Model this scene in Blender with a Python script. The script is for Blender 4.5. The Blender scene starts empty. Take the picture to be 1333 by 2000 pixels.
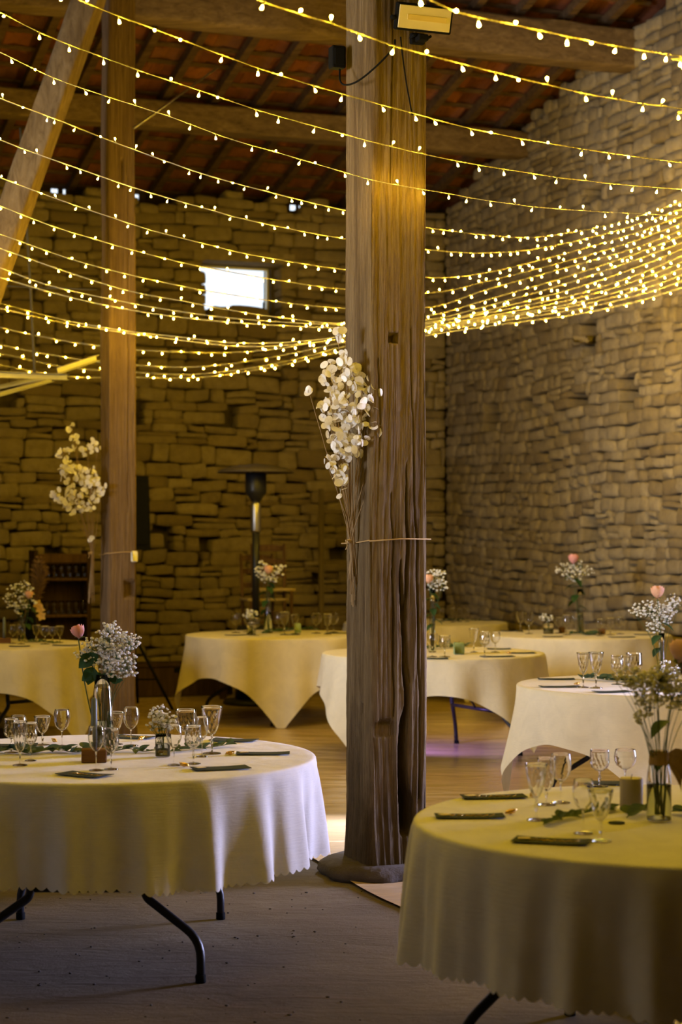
import bpy, math, random
import numpy as np
from mathutils import Vector, Matrix

PI = math.pi
SC = bpy.context.scene
COL = SC.collection
F, CX, HY, HC = 3650.0, 666.5, 1052.0, 1.597      # focal length in px, centre column, horizon row, eye height
TZ = 0.75                                          # cloth-covered table height
rng = random.Random(7)

# ------------------------------------------------------------------ coordinates
def at(px, py, Y):                 # photo pixel at a known depth
    return Vector(((px - CX) * Y / F, Y, HC + (HY - py) * Y / F))

def on_plane(px, py, z=TZ):        # photo pixel on a horizontal plane
    Y = F * (HC - z) / (py - HY)
    return Vector(((px - CX) * Y / F, Y, z))

CX0, CY0, RIDGE, LEN = 1.215, 21.7, 12.0, 24.0
CW, WW, VV = Vector((CX0, CY0, 0)), Vector((-.934, -.358, 0)), Vector((.358, -.934, 0))
def B(s, t, z=0.0):                # building axes: s along the back wall, t out from it
    p = CW + WW * s + VV * t
    return Vector((p.x, p.y, z))

def back_s(px):
    r = (px - CX) / F
    return (CX0 - r * CY0) / (.934 - .358 * r)

def right_t(px):
    r = (px - CX) / F
    return (r * CY0 - CX0) / (.358 + .934 * r)

def zat(p, py):
    return HC + (HY - py) * p.y / F

def zroof(t):
    return 5.50 + .23 * t if t <= RIDGE else 5.50 + .23 * (2 * RIDGE - t)

# ------------------------------------------------------------------ numpy value noise
def vnoise(x, y, seed):
    r = np.random.RandomState(seed).rand(256, 256)
    xi, yi = np.floor(x).astype(int), np.floor(y).astype(int)
    fx, fy = x - xi, y - yi
    fx, fy = fx * fx * (3 - 2 * fx), fy * fy * (3 - 2 * fy)
    a, b = r[xi % 256, yi % 256], r[(xi + 1) % 256, yi % 256]
    c, d = r[xi % 256, (yi + 1) % 256], r[(xi + 1) % 256, (yi + 1) % 256]
    return (a * (1 - fx) + b * fx) * (1 - fy) + (c * (1 - fx) + d * fx) * fy

# ------------------------------------------------------------------ mesh builder
class MB:
    def __init__(self):
        self.v, self.f = [], []
    def add(self, vs, fs):
        b = len(self.v)
        self.v.extend(tuple(v) for v in vs)
        self.f.extend(tuple(i + b for i in f) for f in fs)
        return self
    def box(self, c, s, M=None):
        vs = [Vector((x * s[0] / 2, y * s[1] / 2, z * s[2] / 2)) for x in (-1, 1) for y in (-1, 1) for z in (-1, 1)]
        if M is not None:
            vs = [M @ v for v in vs]
        c = Vector(c)
        return self.add([v + c for v in vs], [(0, 1, 3, 2), (4, 6, 7, 5), (0, 4, 5, 1), (2, 3, 7, 6), (0, 2, 6, 4), (1, 5, 7, 3)])
    def bbox(self, c, s, bev=.004, M=None):       # box with chamfered edges
        hx, hy, hz = s[0] / 2, s[1] / 2, s[2] / 2
        b = min(bev, hx * .9, hy * .9, hz * .9)
        vs, fs, idx = [], [], {}
        for sx in (-1, 1):
            for sy in (-1, 1):
                for sz in (-1, 1):
                    for k, (x, y, z) in enumerate(((hx, hy - b, hz - b), (hx - b, hy, hz - b), (hx - b, hy - b, hz))):
                        idx[(sx, sy, sz, k)] = len(vs)
                        vs.append(Vector((sx * x, sy * y, sz * z)))
                    fs.append(tuple(idx[(sx, sy, sz, k)] for k in range(3)))
        for a in (-1, 1):
            fs.append([idx[(a, p, q, 0)] for p, q in ((-1, -1), (1, -1), (1, 1), (-1, 1))])
            fs.append([idx[(p, a, q, 1)] for p, q in ((-1, -1), (1, -1), (1, 1), (-1, 1))])
            fs.append([idx[(p, q, a, 2)] for p, q in ((-1, -1), (1, -1), (1, 1), (-1, 1))])
            for c2 in (-1, 1):
                fs.append([idx[(-1, a, c2, 1)], idx[(1, a, c2, 1)], idx[(1, a, c2, 2)], idx[(-1, a, c2, 2)]])
                fs.append([idx[(a, -1, c2, 0)], idx[(a, 1, c2, 0)], idx[(a, 1, c2, 2)], idx[(a, -1, c2, 2)]])
                fs.append([idx[(a, c2, -1, 0)], idx[(a, c2, 1, 0)], idx[(a, c2, 1, 1)], idx[(a, c2, -1, 1)]])
        if M is not None:
            vs = [M @ v for v in vs]
        c = Vector(c)
        return self.add([v + c for v in vs], fs)
    def tube(self, pts, r, n=8, cap=True):
        pts = [Vector(p) for p in pts]
        m = len(pts)
        rs = r if isinstance(r, (list, tuple)) else [r] * m
        vs, fs = [], []
        up = None
        for i, p in enumerate(pts):
            d = (pts[min(i + 1, m - 1)] - pts[max(i - 1, 0)])
            d = d.normalized() if d.length > 1e-9 else Vector((0, 0, 1))
            if up is None:
                up = d.orthogonal().normalized()
            up = (up - d * up.dot(d))
            up = up.normalized() if up.length > 1e-6 else d.orthogonal().normalized()
            sd = d.cross(up)
            for k in range(n):
                a = 2 * PI * k / n
                vs.append(p + (up * math.cos(a) + sd * math.sin(a)) * rs[i])
        for i in range(m - 1):
            for k in range(n):
                k2 = (k + 1) % n
                fs.append((i * n + k, i * n + k2, (i + 1) * n + k2, (i + 1) * n + k))
        if cap:
            fs.append(tuple(range(n))[::-1])
            fs.append(tuple((m - 1) * n + k for k in range(n)))
        return self.add(vs, fs)
    def lathe(self, prof, n=24, c=(0, 0, 0), mod=None):
        vs, fs = [], []
        for i, (r, z) in enumerate(prof):
            for k in range(n):
                a = 2 * PI * k / n
                rr = r * (mod(i, k, z) if mod else 1)
                vs.append((c[0] + rr * math.cos(a), c[1] + rr * math.sin(a), c[2] + z))
        for i in range(len(prof) - 1):
            for k in range(n):
                k2 = (k + 1) % n
                fs.append((i * n + k, i * n + k2, (i + 1) * n + k2, (i + 1) * n + k))
        if prof[0][0] > 1e-6:
            fs.append(tuple(range(n))[::-1])
        if prof[-1][0] > 1e-6:
            fs.append(tuple((len(prof) - 1) * n + k for k in range(n)))
        return self.add(vs, fs)
    def grid(self, P, nx, ny, closed=False):      # P: nx*ny points, row-major by ny rows of nx
        fs = []
        for j in range(ny - 1):
            for i in range(nx if closed else nx - 1):
                i2 = (i + 1) % nx
                fs.append((j * nx + i, j * nx + i2, (j + 1) * nx + i2, (j + 1) * nx + i))
        return self.add(P, fs)
    def ball(self, c, r, sq=(1, 1, 1)):
        vs = [Vector(v) for v in BALL_V]
        return self.add([(c[0] + v.x * r * sq[0], c[1] + v.y * r * sq[1], c[2] + v.z * r * sq[2]) for v in vs], BALL_F)
    def build(self, name, mat, parent=None, smooth=True, loc=None):
        me = bpy.data.meshes.new(name)
        vs = self.v
        if loc is not None:
            vs = [(v[0] - loc[0], v[1] - loc[1], v[2] - loc[2]) for v in vs]
        me.from_pydata(vs, [], self.f)
        me.materials.append(mat)
        if smooth:
            me.polygons.foreach_set('use_smooth', [True] * len(me.polygons))
        me.update()
        o = bpy.data.objects.new(name, me)
        COL.objects.link(o)
        if loc is not None:
            o.location = loc
        if parent is not None:
            o.parent = parent
        return o

def _ball():
    vs = [(1, 0, 0), (-1, 0, 0), (0, 1, 0), (0, -1, 0), (0, 0, 1), (0, 0, -1)]
    fs = [(0, 2, 4), (2, 1, 4), (1, 3, 4), (3, 0, 4), (2, 0, 5), (1, 2, 5), (3, 1, 5), (0, 3, 5)]
    vs = [Vector(v) for v in vs]
    cache, nf = {}, []
    def mid(a, b):
        k = (min(a, b), max(a, b))
        if k not in cache:
            cache[k] = len(vs)
            vs.append(((vs[a] + vs[b]) / 2).normalized())
        return cache[k]
    for a, b, c in fs:
        x, y, z = mid(a, b), mid(b, c), mid(c, a)
        nf += [(a, x, z), (x, b, y), (z, y, c), (x, y, z)]
    return [tuple(v) for v in vs], nf
BALL_V, BALL_F = _ball()

def sharp(o, deg=35):
    me = o.data
    try:
        me.set_sharp_from_angle(angle=math.radians(deg))
    except Exception:
        pass
    return o

# ------------------------------------------------------------------ naming
def tag(o, label, cat, group=None, kind=None):
    o['label'] = label
    o['category'] = cat
    if group:
        o['group'] = group
    if kind:
        o['kind'] = kind
    return o

def thing(name, label, cat, loc=(0, 0, 0), rz=0.0, group=None, kind=None):
    o = bpy.data.objects.new(name, None)
    COL.objects.link(o)
    o.empty_display_size = .05
    o.location = loc
    o.rotation_euler = (0, 0, rz)
    return tag(o, label, cat, group, kind)

def copy_tree(o, parent=None):
    c = o.copy()
    COL.objects.link(c)
    c.parent = parent
    for ch in list(KIDS.get(o.name, [])):
        copy_tree(ch, c)
    return c
KIDS = {}
def remember(o):                   # note a thing's parts once, before copying it
    for x in bpy.data.objects:
        if x.parent is not None:
            l = KIDS.setdefault(x.parent.name, [])
            if x not in l:
                l.append(x)

# ------------------------------------------------------------------ materials
def mat(name, base=(.5, .5, .5), rough=.6, metal=0.0, spec=.5, sheen=0.0, trans=0.0, ior=1.45):
    m = bpy.data.materials.new(name)
    m.use_nodes = True
    b = m.node_tree.nodes['Principled BSDF']
    b.inputs['Base Color'].default_value = (*base, 1)
    b.inputs['Roughness'].default_value = rough
    b.inputs['Metallic'].default_value = metal
    b.inputs['Specular IOR Level'].default_value = spec
    b.inputs['Sheen Weight'].default_value = sheen
    b.inputs['Transmission Weight'].default_value = trans
    b.inputs['IOR'].default_value = ior
    return m

class NT:
    def __init__(self, m):
        self.n, self.l = m.node_tree.nodes, m.node_tree.links
        self.bsdf = self.n.get('Principled BSDF')
    def new(self, t, **kw):
        x = self.n.new(t)
        for k, v in kw.items():
            setattr(x, k, v)
        return x
    def link(self, a, b):
        self.l.new(a, b)
    def coord(self, scale=(1, 1, 1), rot=(0, 0, 0), src='Object'):
        c = self.new('ShaderNodeTexCoord')
        mp = self.new('ShaderNodeMapping')
        mp.inputs['Scale'].default_value = scale
        mp.inputs['Rotation'].default_value = rot
        self.link(c.outputs[src], mp.inputs['Vector'])
        return mp.outputs['Vector']
    def noise(self, vec, scale=5, detail=4, rough=.55, dist=0):
        x = self.new('ShaderNodeTexNoise')
        x.inputs['Scale'].default_value = scale
        x.inputs['Detail'].default_value = detail
        x.inputs['Roughness'].default_value = rough
        x.inputs['Distortion'].default_value = dist
        self.link(vec, x.inputs['Vector'])
        return x.outputs['Fac']
    def ramp(self, fac, stops):
        x = self.new('ShaderNodeValToRGB')
        cr = x.color_ramp
        while len(cr.elements) < len(stops):
            cr.elements.new(.5)
        for e, (p, c) in zip(cr.elements, stops):
            e.position = p
            e.color = (*c, 1)
        self.link(fac, x.inputs['Fac'])
        return x.outputs['Color']
    def mix(self, a, b, fac, mode='MIX'):
        x = self.new('ShaderNodeMix', data_type='RGBA', blend_type=mode)
        for s, v in ((x.inputs[0], fac), (x.inputs[6], a), (x.inputs[7], b)):
            if hasattr(v, 'is_linked'):
                self.link(v, s)
            elif isinstance(v, (int, float)):
                s.default_value = v
            else:
                s.default_value = (*v, 1)
        return x.outputs[2]
    def math(self, op, a, b):
        x = self.new('ShaderNodeMath', operation=op)
        for s, v in ((x.inputs[0], a), (x.inputs[1], b)):
            if hasattr(v, 'is_linked'):
                self.link(v, s)
            else:
                s.default_value = v
        return x.outputs[0]
    def bump(self, h, strength=.4, dist=.02):
        x = self.new('ShaderNodeBump')
        x.inputs['Strength'].default_value = strength
        x.inputs['Distance'].default_value = dist
        self.link(h, x.inputs['Height'])
        self.link(x.outputs['Normal'], self.bsdf.inputs['Normal'])
    def col(self, c):
        self.link(c, self.bsdf.inputs['Base Color'])
    def island(self):
        return self.new('ShaderNodeNewGeometry').outputs['Random Per Island']

def m_stone():
    m = mat('limestone', rough=.95, spec=.15)
    t = NT(m)
    base = t.ramp(t.island(), [(0, (.25, .185, .095)), (.35, (.36, .28, .155)), (.7, (.43, .345, .21)), (1, (.31, .245, .145))])
    n1 = t.noise(t.coord((1, 1, 1)), 9, 6, .65)
    n2 = t.noise(t.coord((1, 1, 1)), 1.1, 3, .5)
    c = t.mix(base, (.15, .115, .075), t.ramp(n1, [(.42, (0, 0, 0)), (.85, (.75, .75, .75))]))
    c = t.mix(c, (.22, .17, .11), t.ramp(n2, [(.45, (0, 0, 0)), (.75, (.55, .55, .55))]))
    t.col(c)
    t.bump(t.noise(t.coord((1, 1, 1)), 20, 9, .75), 1.0, .035)
    return m
def m_wood(name, dark, mid, light, gs=1.0, vert=True, rough=.85, rot=(0, 0, 0)):
    m = mat(name, rough=rough, spec=.2)
    t = NT(m)
    vec = t.coord((28 * gs, 28 * gs, 1.3) if vert else (1.3, 28 * gs, 28 * gs), rot)
    n1 = t.noise(vec, 1.6, 7, .7, .6)
    n2 = t.noise(t.coord((1, 1, .35) if vert else (.35, 1, 1), rot), 5, 4, .6)
    c = t.ramp(n1, [(.25, dark), (.5, mid), (.78, light)])
    c = t.mix(c, dark, t.ramp(n2, [(.45, (0, 0, 0)), (.8, (.7, .7, .7))]))
    t.col(c)
    t.bump(n1, .9, .012)
    return m
def m_cloth(name, c1, wr=.25):
    m = mat(name, c1, .9, spec=.15, sheen=.15)
    t = NT(m)
    v = t.coord()
    n = t.noise(v, 7, 4, .6, .5)
    c = t.mix(c1, tuple(x * .86 for x in c1), t.ramp(n, [(.4, (0, 0, 0)), (.8, (1, 1, 1))]))
    t.col(c)
    w = t.noise(t.coord((1, 1, 14)), 14, 3, .6)
    t.bump(t.math('ADD', n, t.math('MULTIPLY', w, .35)), wr, .02)
    t.bsdf.inputs['Subsurface Weight'].default_value = 0
    tr = t.new('ShaderNodeBsdfTranslucent')
    t.link(c, tr.inputs['Color'])
    mx = t.new('ShaderNodeMixShader')
    mx.inputs[0].default_value = .18
    out = t.n['Material Output']
    t.link(t.bsdf.outputs[0], mx.inputs[1])
    t.link(tr.outputs[0], mx.inputs[2])
    t.link(mx.outputs[0], out.inputs['Surface'])
    return m
def m_plain(name, c, rough=.6, var=.25, sc=30, metal=0.0, spec=.4, bump=0.0):
    m = mat(name, c, rough, metal, spec)
    t = NT(m)
    n = t.noise(t.coord(), sc, 4, .6)
    t.col(t.mix(tuple(x * (1 - var) for x in c), tuple(min(1, x * (1 + var)) for x in c), n))
    if bump:
        t.bump(n, bump, .01)
    return m
def m_leafy(name, c, trans=.3, rough=.6):
    m = m_plain(name, c, rough, .35, 60)
    t = NT(m)
    tr = t.new('ShaderNodeBsdfTranslucent')
    tr.inputs['Color'].default_value = (*c, 1)
    mx = t.new('ShaderNodeMixShader')
    mx.inputs[0].default_value = trans
    t.link(t.bsdf.outputs[0], mx.inputs[1])
    t.link(tr.outputs[0], mx.inputs[2])
    t.link(mx.outputs[0], t.n['Material Output'].inputs['Surface'])
    return m
def m_glass(name, rough=0.0, col=(1, 1, 1)):
    m = bpy.data.materials.new(name)
    m.use_nodes = True
    t = NT(m)
    t.n.remove(t.bsdf)
    g = t.new('ShaderNodeBsdfGlass')
    g.inputs['IOR'].default_value = 1.45
    g.inputs['Roughness'].default_value = rough
    g.inputs['Color'].default_value = (*col, 1)
    t.link(g.outputs[0], t.n['Material Output'].inputs['Surface'])
    return m
def m_emit(name, c, s):
    m = bpy.data.materials.new(name)
    m.use_nodes = True
    t = NT(m)
    t.n.remove(t.bsdf)
    e = t.new('ShaderNodeEmission')
    e.inputs['Color'].default_value = (*c, 1)
    e.inputs['Strength'].default_value = s
    t.link(e.outputs[0], t.n['Material Output'].inputs['Surface'])
    return m

M = {}
M['stone'] = m_stone()
M['mortar'] = m_plain('earth_mortar', (.10, .075, .045), .95, .4, 14, bump=.6)
M['plainwall'] = m_plain('rough_limestone_wall', (.17, .135, .09), .95, .45, 5, bump=.8)
def m_post():
    m = mat('weathered_oak', rough=.9, spec=.15)
    t = NT(m)
    n1 = t.noise(t.coord((62, 62, 2.6)), 1.5, 8, .74, 1.1)
    n2 = t.noise(t.coord((9, 9, .8)), 1.3, 5, .6, .8)
    n3 = t.noise(t.coord((1, 1, .6)), 4.5, 5, .65)
    c = t.ramp(n1, [(.22, (.075, .048, .022)), (.48, (.19, .130, .064)), (.78, (.29, .212, .115))])
    c = t.mix(c, (.075, .044, .02), t.ramp(n2, [(.48, (0, 0, 0)), (.72, (.8, .8, .8))]))
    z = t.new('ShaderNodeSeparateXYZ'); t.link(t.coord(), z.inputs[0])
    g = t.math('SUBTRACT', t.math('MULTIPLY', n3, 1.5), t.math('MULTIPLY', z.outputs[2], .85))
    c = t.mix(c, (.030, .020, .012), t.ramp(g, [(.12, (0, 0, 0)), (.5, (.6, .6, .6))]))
    t.col(c)
    t.bump(t.math('ADD', n1, t.math('MULTIPLY', n2, .8)), 1.0, .016)
    return m
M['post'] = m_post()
M['post2'] = m_wood('brown_oak', (.07, .04, .018), (.16, .10, .05), (.25, .17, .09), 2.2)
M['beam'] = m_wood('pale_beam_oak', (.055, .034, .015), (.15, .098, .048), (.23, .16, .082), .5, False, .85, (0, 0, -.366))
M['brace'] = m_wood('brace_oak', (.09, .055, .022), (.22, .15, .07), (.31, .22, .11), .5)
M['rafter'] = m_wood('dark_rafter', (.03, .018, .008), (.095, .055, .025), (.14, .086, .04), .5, False, .9, (0, 0, 1.2))
M['darkwood'] = m_wood('dark_furniture_wood', (.018, .010, .005), (.05, .027, .012), (.085, .048, .022), .8)
M['oldchair'] = m_wood('old_chair_wood', (.04, .02, .008), (.11, .06, .025), (.17, .1, .045), 1)
M['ladder'] = m_wood('grey_ladder_wood', (.06, .045, .02), (.14, .105, .05), (.2, .15, .08), 1)
M['block'] = m_wood('candle_block_wood', (.09, .04, .016), (.2, .1, .045), (.28, .15, .07), 1.5, False)
M['black'] = m_plain('black_steel', (.012, .012, .014), .38, .2, 40)
M['matteblack'] = m_plain('matt_black', (.006, .006, .006), .9, .2, 40, spec=.08)
M['steel'] = m_plain('brushed_steel', (.42, .40, .36), .35, .1, 60, metal=1)
M['alu'] = m_plain('pale_zinc_rail', (.40, .38, .32), .45, .12, 30, metal=.4)
M['paint'] = m_plain('brown_grey_painted_metal', (.07, .055, .038), .5, .1, 30)
M['whitecloth'] = m_cloth('white_polyester_cloth', (.80, .78, .76))
M['linen'] = m_cloth('ivory_linen_cloth', (.76, .68, .50), .4)
M['glass'] = m_glass('clear_glass')
M['crystal'] = m_glass('cut_crystal')
M['water'] = m_glass('water', 0, (.93, .98, .95))
M['water'].node_tree.nodes['Glass BSDF'].inputs['IOR'].default_value = 1.33
M['slate'] = m_plain('dark_green_grey_card', (.03, .04, .038), .85, .3, 50, spec=.12)
M['paper'] = m_plain('cream_tag_paper', (.62, .53, .38), .8, .1, 40)
M['gold'] = m_plain('gold_foil', (.72, .45, .12), .28, .2, 60, metal=.9)
M['leaf'] = m_leafy('rose_leaf', (.022, .065, .022))
M['euca'] = m_leafy('eucalyptus_leaf', (.045, .085, .055))
M['stem'] = m_leafy('green_stem', (.08, .13, .045))
M['drystem'] = m_leafy('straw_stem', (.36, .24, .11))
M['gyps'] = m_leafy('white_blossom', (.90, .89, .84), .25, .8)
M['pod'] = m_leafy('pearly_seed_pod', (.88, .82, .72), .40, .3)
M['pink'] = m_leafy('pink_petal', (.86, .42, .42), .35)
M['palepink'] = m_leafy('pale_pink_petal', (.92, .62, .60), .4)
M['peach'] = m_leafy('peach_petal', (.88, .48, .31), .3)
M['orchid'] = m_leafy('yellow_petal', (.82, .52, .14), .3)
M['pampas'] = m_leafy('dried_grass_plume', (.27, .16, .075), .3, .95)
M['bluecandle'] = m_plain('blue_grey_wax', (.13, .155, .17), .5, .08, 20)
M['greycandle'] = m_plain('taupe_wax', (.34, .30, .29), .55, .08, 20)
M['sage'] = m_plain('sage_green_wax', (.25, .33, .17), .55, .08, 20)
M['burlap'] = m_plain('burlap', (.34, .23, .13), .95, .4, 220, bump=.6)
M['twine'] = m_plain('jute_twine', (.40, .27, .12), .95, .3, 200)
M['plastic'] = m_plain('white_plastic', (.7, .66, .52), .5, .05, 20)
M['straw'] = m_plain('straw_seat', (.36, .27, .11), .8, .35, 90, bump=.5)
M['rope'] = m_plain('dark_strap', (.06, .05, .03), .9, .3, 60)
M['wire'] = m_plain('pale_light_cable', (.40, .37, .30), .4, .1, 40)
M['lampface'] = m_plain('frosted_lamp_glass', (.55, .48, .26), .5, .03, 6)
M['lampled'] = m_plain('yellow_led_strip', (.55, .42, .12), .5, .03, 6)
M['bulb'] = m_emit('warm_led_bulb', (1.0, .63, .030), 820.0)
M['bark'] = m_plain('table_board', (.33, .24, .15), .7, .2, 20)

def m_floor():
    m = mat('packed_earth_floor', rough=.85, spec=.25)
    t = NT(m)
    n1 = t.noise(t.coord(), .9, 6, .65, .4)
    n2 = t.noise(t.coord(), 14, 8, .75)
    n3 = t.noise(t.coord((1, 3.5, 1), (0, 0, .3)), 2.2, 6, .7, .8)
    c = t.ramp(n1, [(.3, (.05, .036, .02)), (.55, (.095, .072, .042)), (.75, (.15, .122, .078))])
    c = t.mix(c, (.09, .062, .04), t.ramp(n3, [(.52, (0, 0, 0)), (.75, (.8, .8, .8))]))
    c = t.mix(c, (.06, .045, .03), t.ramp(n2, [(.58, (0, 0, 0)), (.8, (.9, .9, .9))]))
    t.col(c)
    t.bump(t.math('ADD', n2, t.math('MULTIPLY', n3, 2.0)), .6, .012)
    return m
M['floor'] = m_floor()
def m_sheet():
    m = mat('tan_floor_sheet', rough=.3, spec=.5)
    t = NT(m)
    n1 = t.noise(t.coord((1, 1, 1), (0, 0, .38)), 1.4, 4, .6)
    t.col(t.ramp(n1, [(.3, (.36, .25, .135)), (.7, (.47, .35, .205))]))
    w = t.noise(t.coord((.8, 2.6, 1), (0, 0, -.36)), 2.2, 2, .5, .5)
    t.bump(w, .55, .05)
    t.bsdf.inputs['Roughness'].default_value = .24
    return m
M['sheet'] = m_sheet()
def m_tile():
    m = mat('terracotta_tile', rough=.85, spec=.2)
    t = NT(m)
    c = t.ramp(t.island(), [(0, (.10, .030, .014)), (.4, (.17, .055, .024)), (.75, (.23, .082, .036)), (1, (.14, .06, .034))])
    n = t.noise(t.coord(), 8, 5, .7)
    t.col(t.mix(c, (.09, .04, .022), t.ramp(n, [(.45, (0, 0, 0)), (.75, (.8, .8, .8))])))
    t.bump(t.noise(t.coord(), 30, 5, .7), .4, .01)
    return m
M['tile'] = m_tile()
M['roofdark'] = m_plain('roof_underlay', (.05, .03, .02), .95, .3, 8)
M['stonebase'] = m_plain('dark_foot_stone', (.05, .038, .028), .9, .45, 12, bump=.9)

def structure(o, label=None, cat=None):
    o['kind'] = 'structure'
    if label:
        o['label'] = label
        o['category'] = cat
    return o

# ================================================================== SHELL
def stone_wall(name, amap, L, ztop, holes, seed, hmin=.085, hmax=.155, wmin=.16, wmax=.52, wide=None):
    """Courses of rough stones over a dark bed; amap(x, z, depth) places them; holes are left out."""
    r = random.Random(seed)
    mb = MB()
    NX, NY = 7, 6
    GU, GV = [-1, -.9, -.5, 0, .5, .9, 1], [-1, -.84, -.3, .3, .84, 1]
    z = -.03
    zmax = max(ztop(x) for x in (0, L * .5, L))
    course = 0
    while z < zmax:
        h = r.uniform(hmin, hmax)
        if r.random() < .12:
            h *= 1.35
        x = -r.uniform(0, .3)
        while x < L:
            w = min(r.uniform(wmin, wmax), h * 4.5)
            if r.random() < .13:
                w *= .55
            x0, x1 = max(x, 0), min(x + w, L)
            x += w
            xm = (x0 + x1) / 2
            if x1 - x0 < .05 or z + h * .75 > ztop(xm) + r.uniform(-.05, .05):
                continue
            z0 = z + .035 * math.sin(xm * 1.3 + z * .9) + .016 * math.sin(xm * 3.3 + z * 2.3 + seed)
            cut = False
            for (a, b, c, d) in holes:
                if x1 > a and x0 < b and z0 + h > c and z0 < d:
                    if x0 < a - .05:
                        x1 = a
                    elif x1 > b + .05:
                        x0 = b
                    elif z0 + h > d + .045:
                        pass
                    elif z0 < c - .045:
                        pass
                    else:
                        cut = True
                    if z0 < c < z0 + h and not (x1 <= a or x0 >= b) and not cut:
                        h2 = c - z0
                        if h2 < .03: cut = True
                    elif z0 < d < z0 + h and not (x1 <= a or x0 >= b) and not cut:
                        if z0 + h - d < .03: cut = True
                        else: z0 = d; 
            if cut or x1 - x0 < .04:
                continue
            parts = [(z0, h)]
            if h > .12 and r.random() < .22:
                k = r.uniform(.4, .6)
                parts = [(z0, h * k), (z0 + h * k, h * (1 - k))]
            for (zz, hh) in parts:
                g = r.uniform(.004, .014)
                cx, cz = (x0 + x1) / 2, zz + hh / 2
                hw, hz = (x1 - x0) / 2 - g * .6, hh / 2 - g * .55
                dep = r.uniform(-.016, .018)
                tl, sk = r.uniform(-.012, .012), r.uniform(-.10, .10)
                sq = r.uniform(5, 14)
                sag = [r.uniform(-.012, .012) for _ in range(4)]
                cj = [(r.uniform(-.007, .012), r.uniform(-.005, .010)) for _ in range(4)]
                P = []
                for j in range(NY):
                    v = GV[j]
                    for i in range(NX):
                        u = GU[i]
                        ru = (1 - .5 * abs(v) ** sq * .16)
                        rv = (1 - .5 * abs(u) ** sq * .26)
                        px = cx + u * hw * ru + sk * v * hz
                        pz = cz + v * hz * rv + u * tl + (sag[0] * (1 - u * u) if v > 0 else sag[1] * (1 - u * u)) * abs(v)
                        wa, wb_ = (1 + u) / 2, (1 + v) / 2
                        px += (-cj[0][0] * (1 - wa) * (1 - wb_) + cj[1][0] * wa * (1 - wb_) + cj[2][0] * wa * wb_ - cj[3][0] * (1 - wa) * wb_)
                        pz += (-cj[0][1] * (1 - wa) * (1 - wb_) - cj[1][1] * wa * (1 - wb_) + cj[2][1] * wa * wb_ + cj[3][1] * (1 - wa) * wb_)
                        bul = (1 - abs(u) ** sq) * (1 - abs(v) ** (sq * .8))
                        d = dep + .022 * bul + r.uniform(-.0075, .0075) * (1 if bul > .1 else .4)
                        P.append(amap(px, pz, d - .012))
                ring = [i for i in range(NX)] + [j * NX + NX - 1 for j in range(1, NY)] + [(NY - 1) * NX + i for i in range(NX - 2, -1, -1)] + [j * NX for j in range(NY - 2, 0, -1)]
                fs = [(j * NX + i, j * NX + i + 1, (j + 1) * NX + i + 1, (j + 1) * NX + i) for j in range(NY - 1) for i in range(NX - 1)]
                nb = len(P)
                for q in ring:
                    i, j = q % NX, q // NX
                    u, v = -1 + 2 * i / (NX - 1), -1 + 2 * j / (NY - 1)
                    P.append(amap(cx + u * hw * .9, cz + v * hz * .85, -.30))
                for a in range(len(ring)):
                    b = (a + 1) % len(ring)
                    fs.append((ring[a], nb + a, nb + b, ring[b]))
                mb.add(P, fs)
        z += h
        course += 1
    return mb

def bm_pt(s, z, d):
    return B(s, d, z)
def rm_pt(t, z, d):
    return B(d, t, z)

def bhole(px, py, w, h):
    s = back_s(px); z = zat(B(s, 0), py)
    return (s - w / 2, s + w / 2, z - h / 2, z + h / 2)
def rhole(px, py, w, h):
    t = right_t(px); z = zat(B(0, t), py)
    return (t - w / 2, t + w / 2, z - h / 2, z + h / 2)

WS0, WS1 = back_s(546), back_s(406)
WZ0, WZ1 = zat(B(WS0, 0), 606), zat(B(WS1, 0), 509)           # window opening in the back wall
bholes = [bhole(270, 797, .13, .10), bhole(455, 801, .11, .11), bhole(15, 779, .16, .13), bhole(400, 1085, .13, .13), bhole(660, 1078, .17, .07),
          bhole(105, 1090, .2, .08), bhole(330, 1040, .1, .08), bhole(620, 1125, .12, .08), (WS0 - .02, WS1 + .02, WZ0 - .02, WZ1 + .05)]
rholes = [rhole(960, 808, .34, .20), rhole(1030, 790, .26, .13), rhole(1130, 778, .36, .10), rhole(1226, 768, .30, .18),
          rhole(1152, 1042, .26, .2), rhole(1160, 386, .30, .2), rhole(936, 448, .16, .08), rhole(1150, 664, .3, .10)]

def box_wall(mb, amap, x0, x1, z0, z1, d0, d1):       # slab with given faces between two depths
    P = [amap(x, z, d) for d in (d0, d1) for (x, z) in ((x0, z0), (x1, z0), (x1, z1), (x0, z1))]
    mb.add(P, [(0, 1, 2, 3), (7, 6, 5, 4), (0, 4, 5, 1), (1, 5, 6, 2), (2, 6, 7, 3), (3, 7, 4, 0)])

# back wall: stones + bed
wb = MB()
for (a, b, c, d) in ((-.6, WS0, -.1, 5.27), (WS1, 15, -.1, 5.27), (WS0, WS1, -.1, WZ0), (WS0, WS1, WZ1, 5.27)):
    box_wall(wb, bm_pt, a, b, c, d, -.29, -.55)
back = wb.build('wall_back', M['mortar'], smooth=False)
structure(back, 'back wall of rough yellow limestone courses under the roof edge', 'wall')
st = stone_wall('stones', bm_pt, 8.3, lambda x: 5.37 + .05 * math.sin(x * 5.1) + .03 * math.sin(x * 13), bholes, 11)
stones_b = st.build('stone_facing', M['stone'], back)

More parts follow.
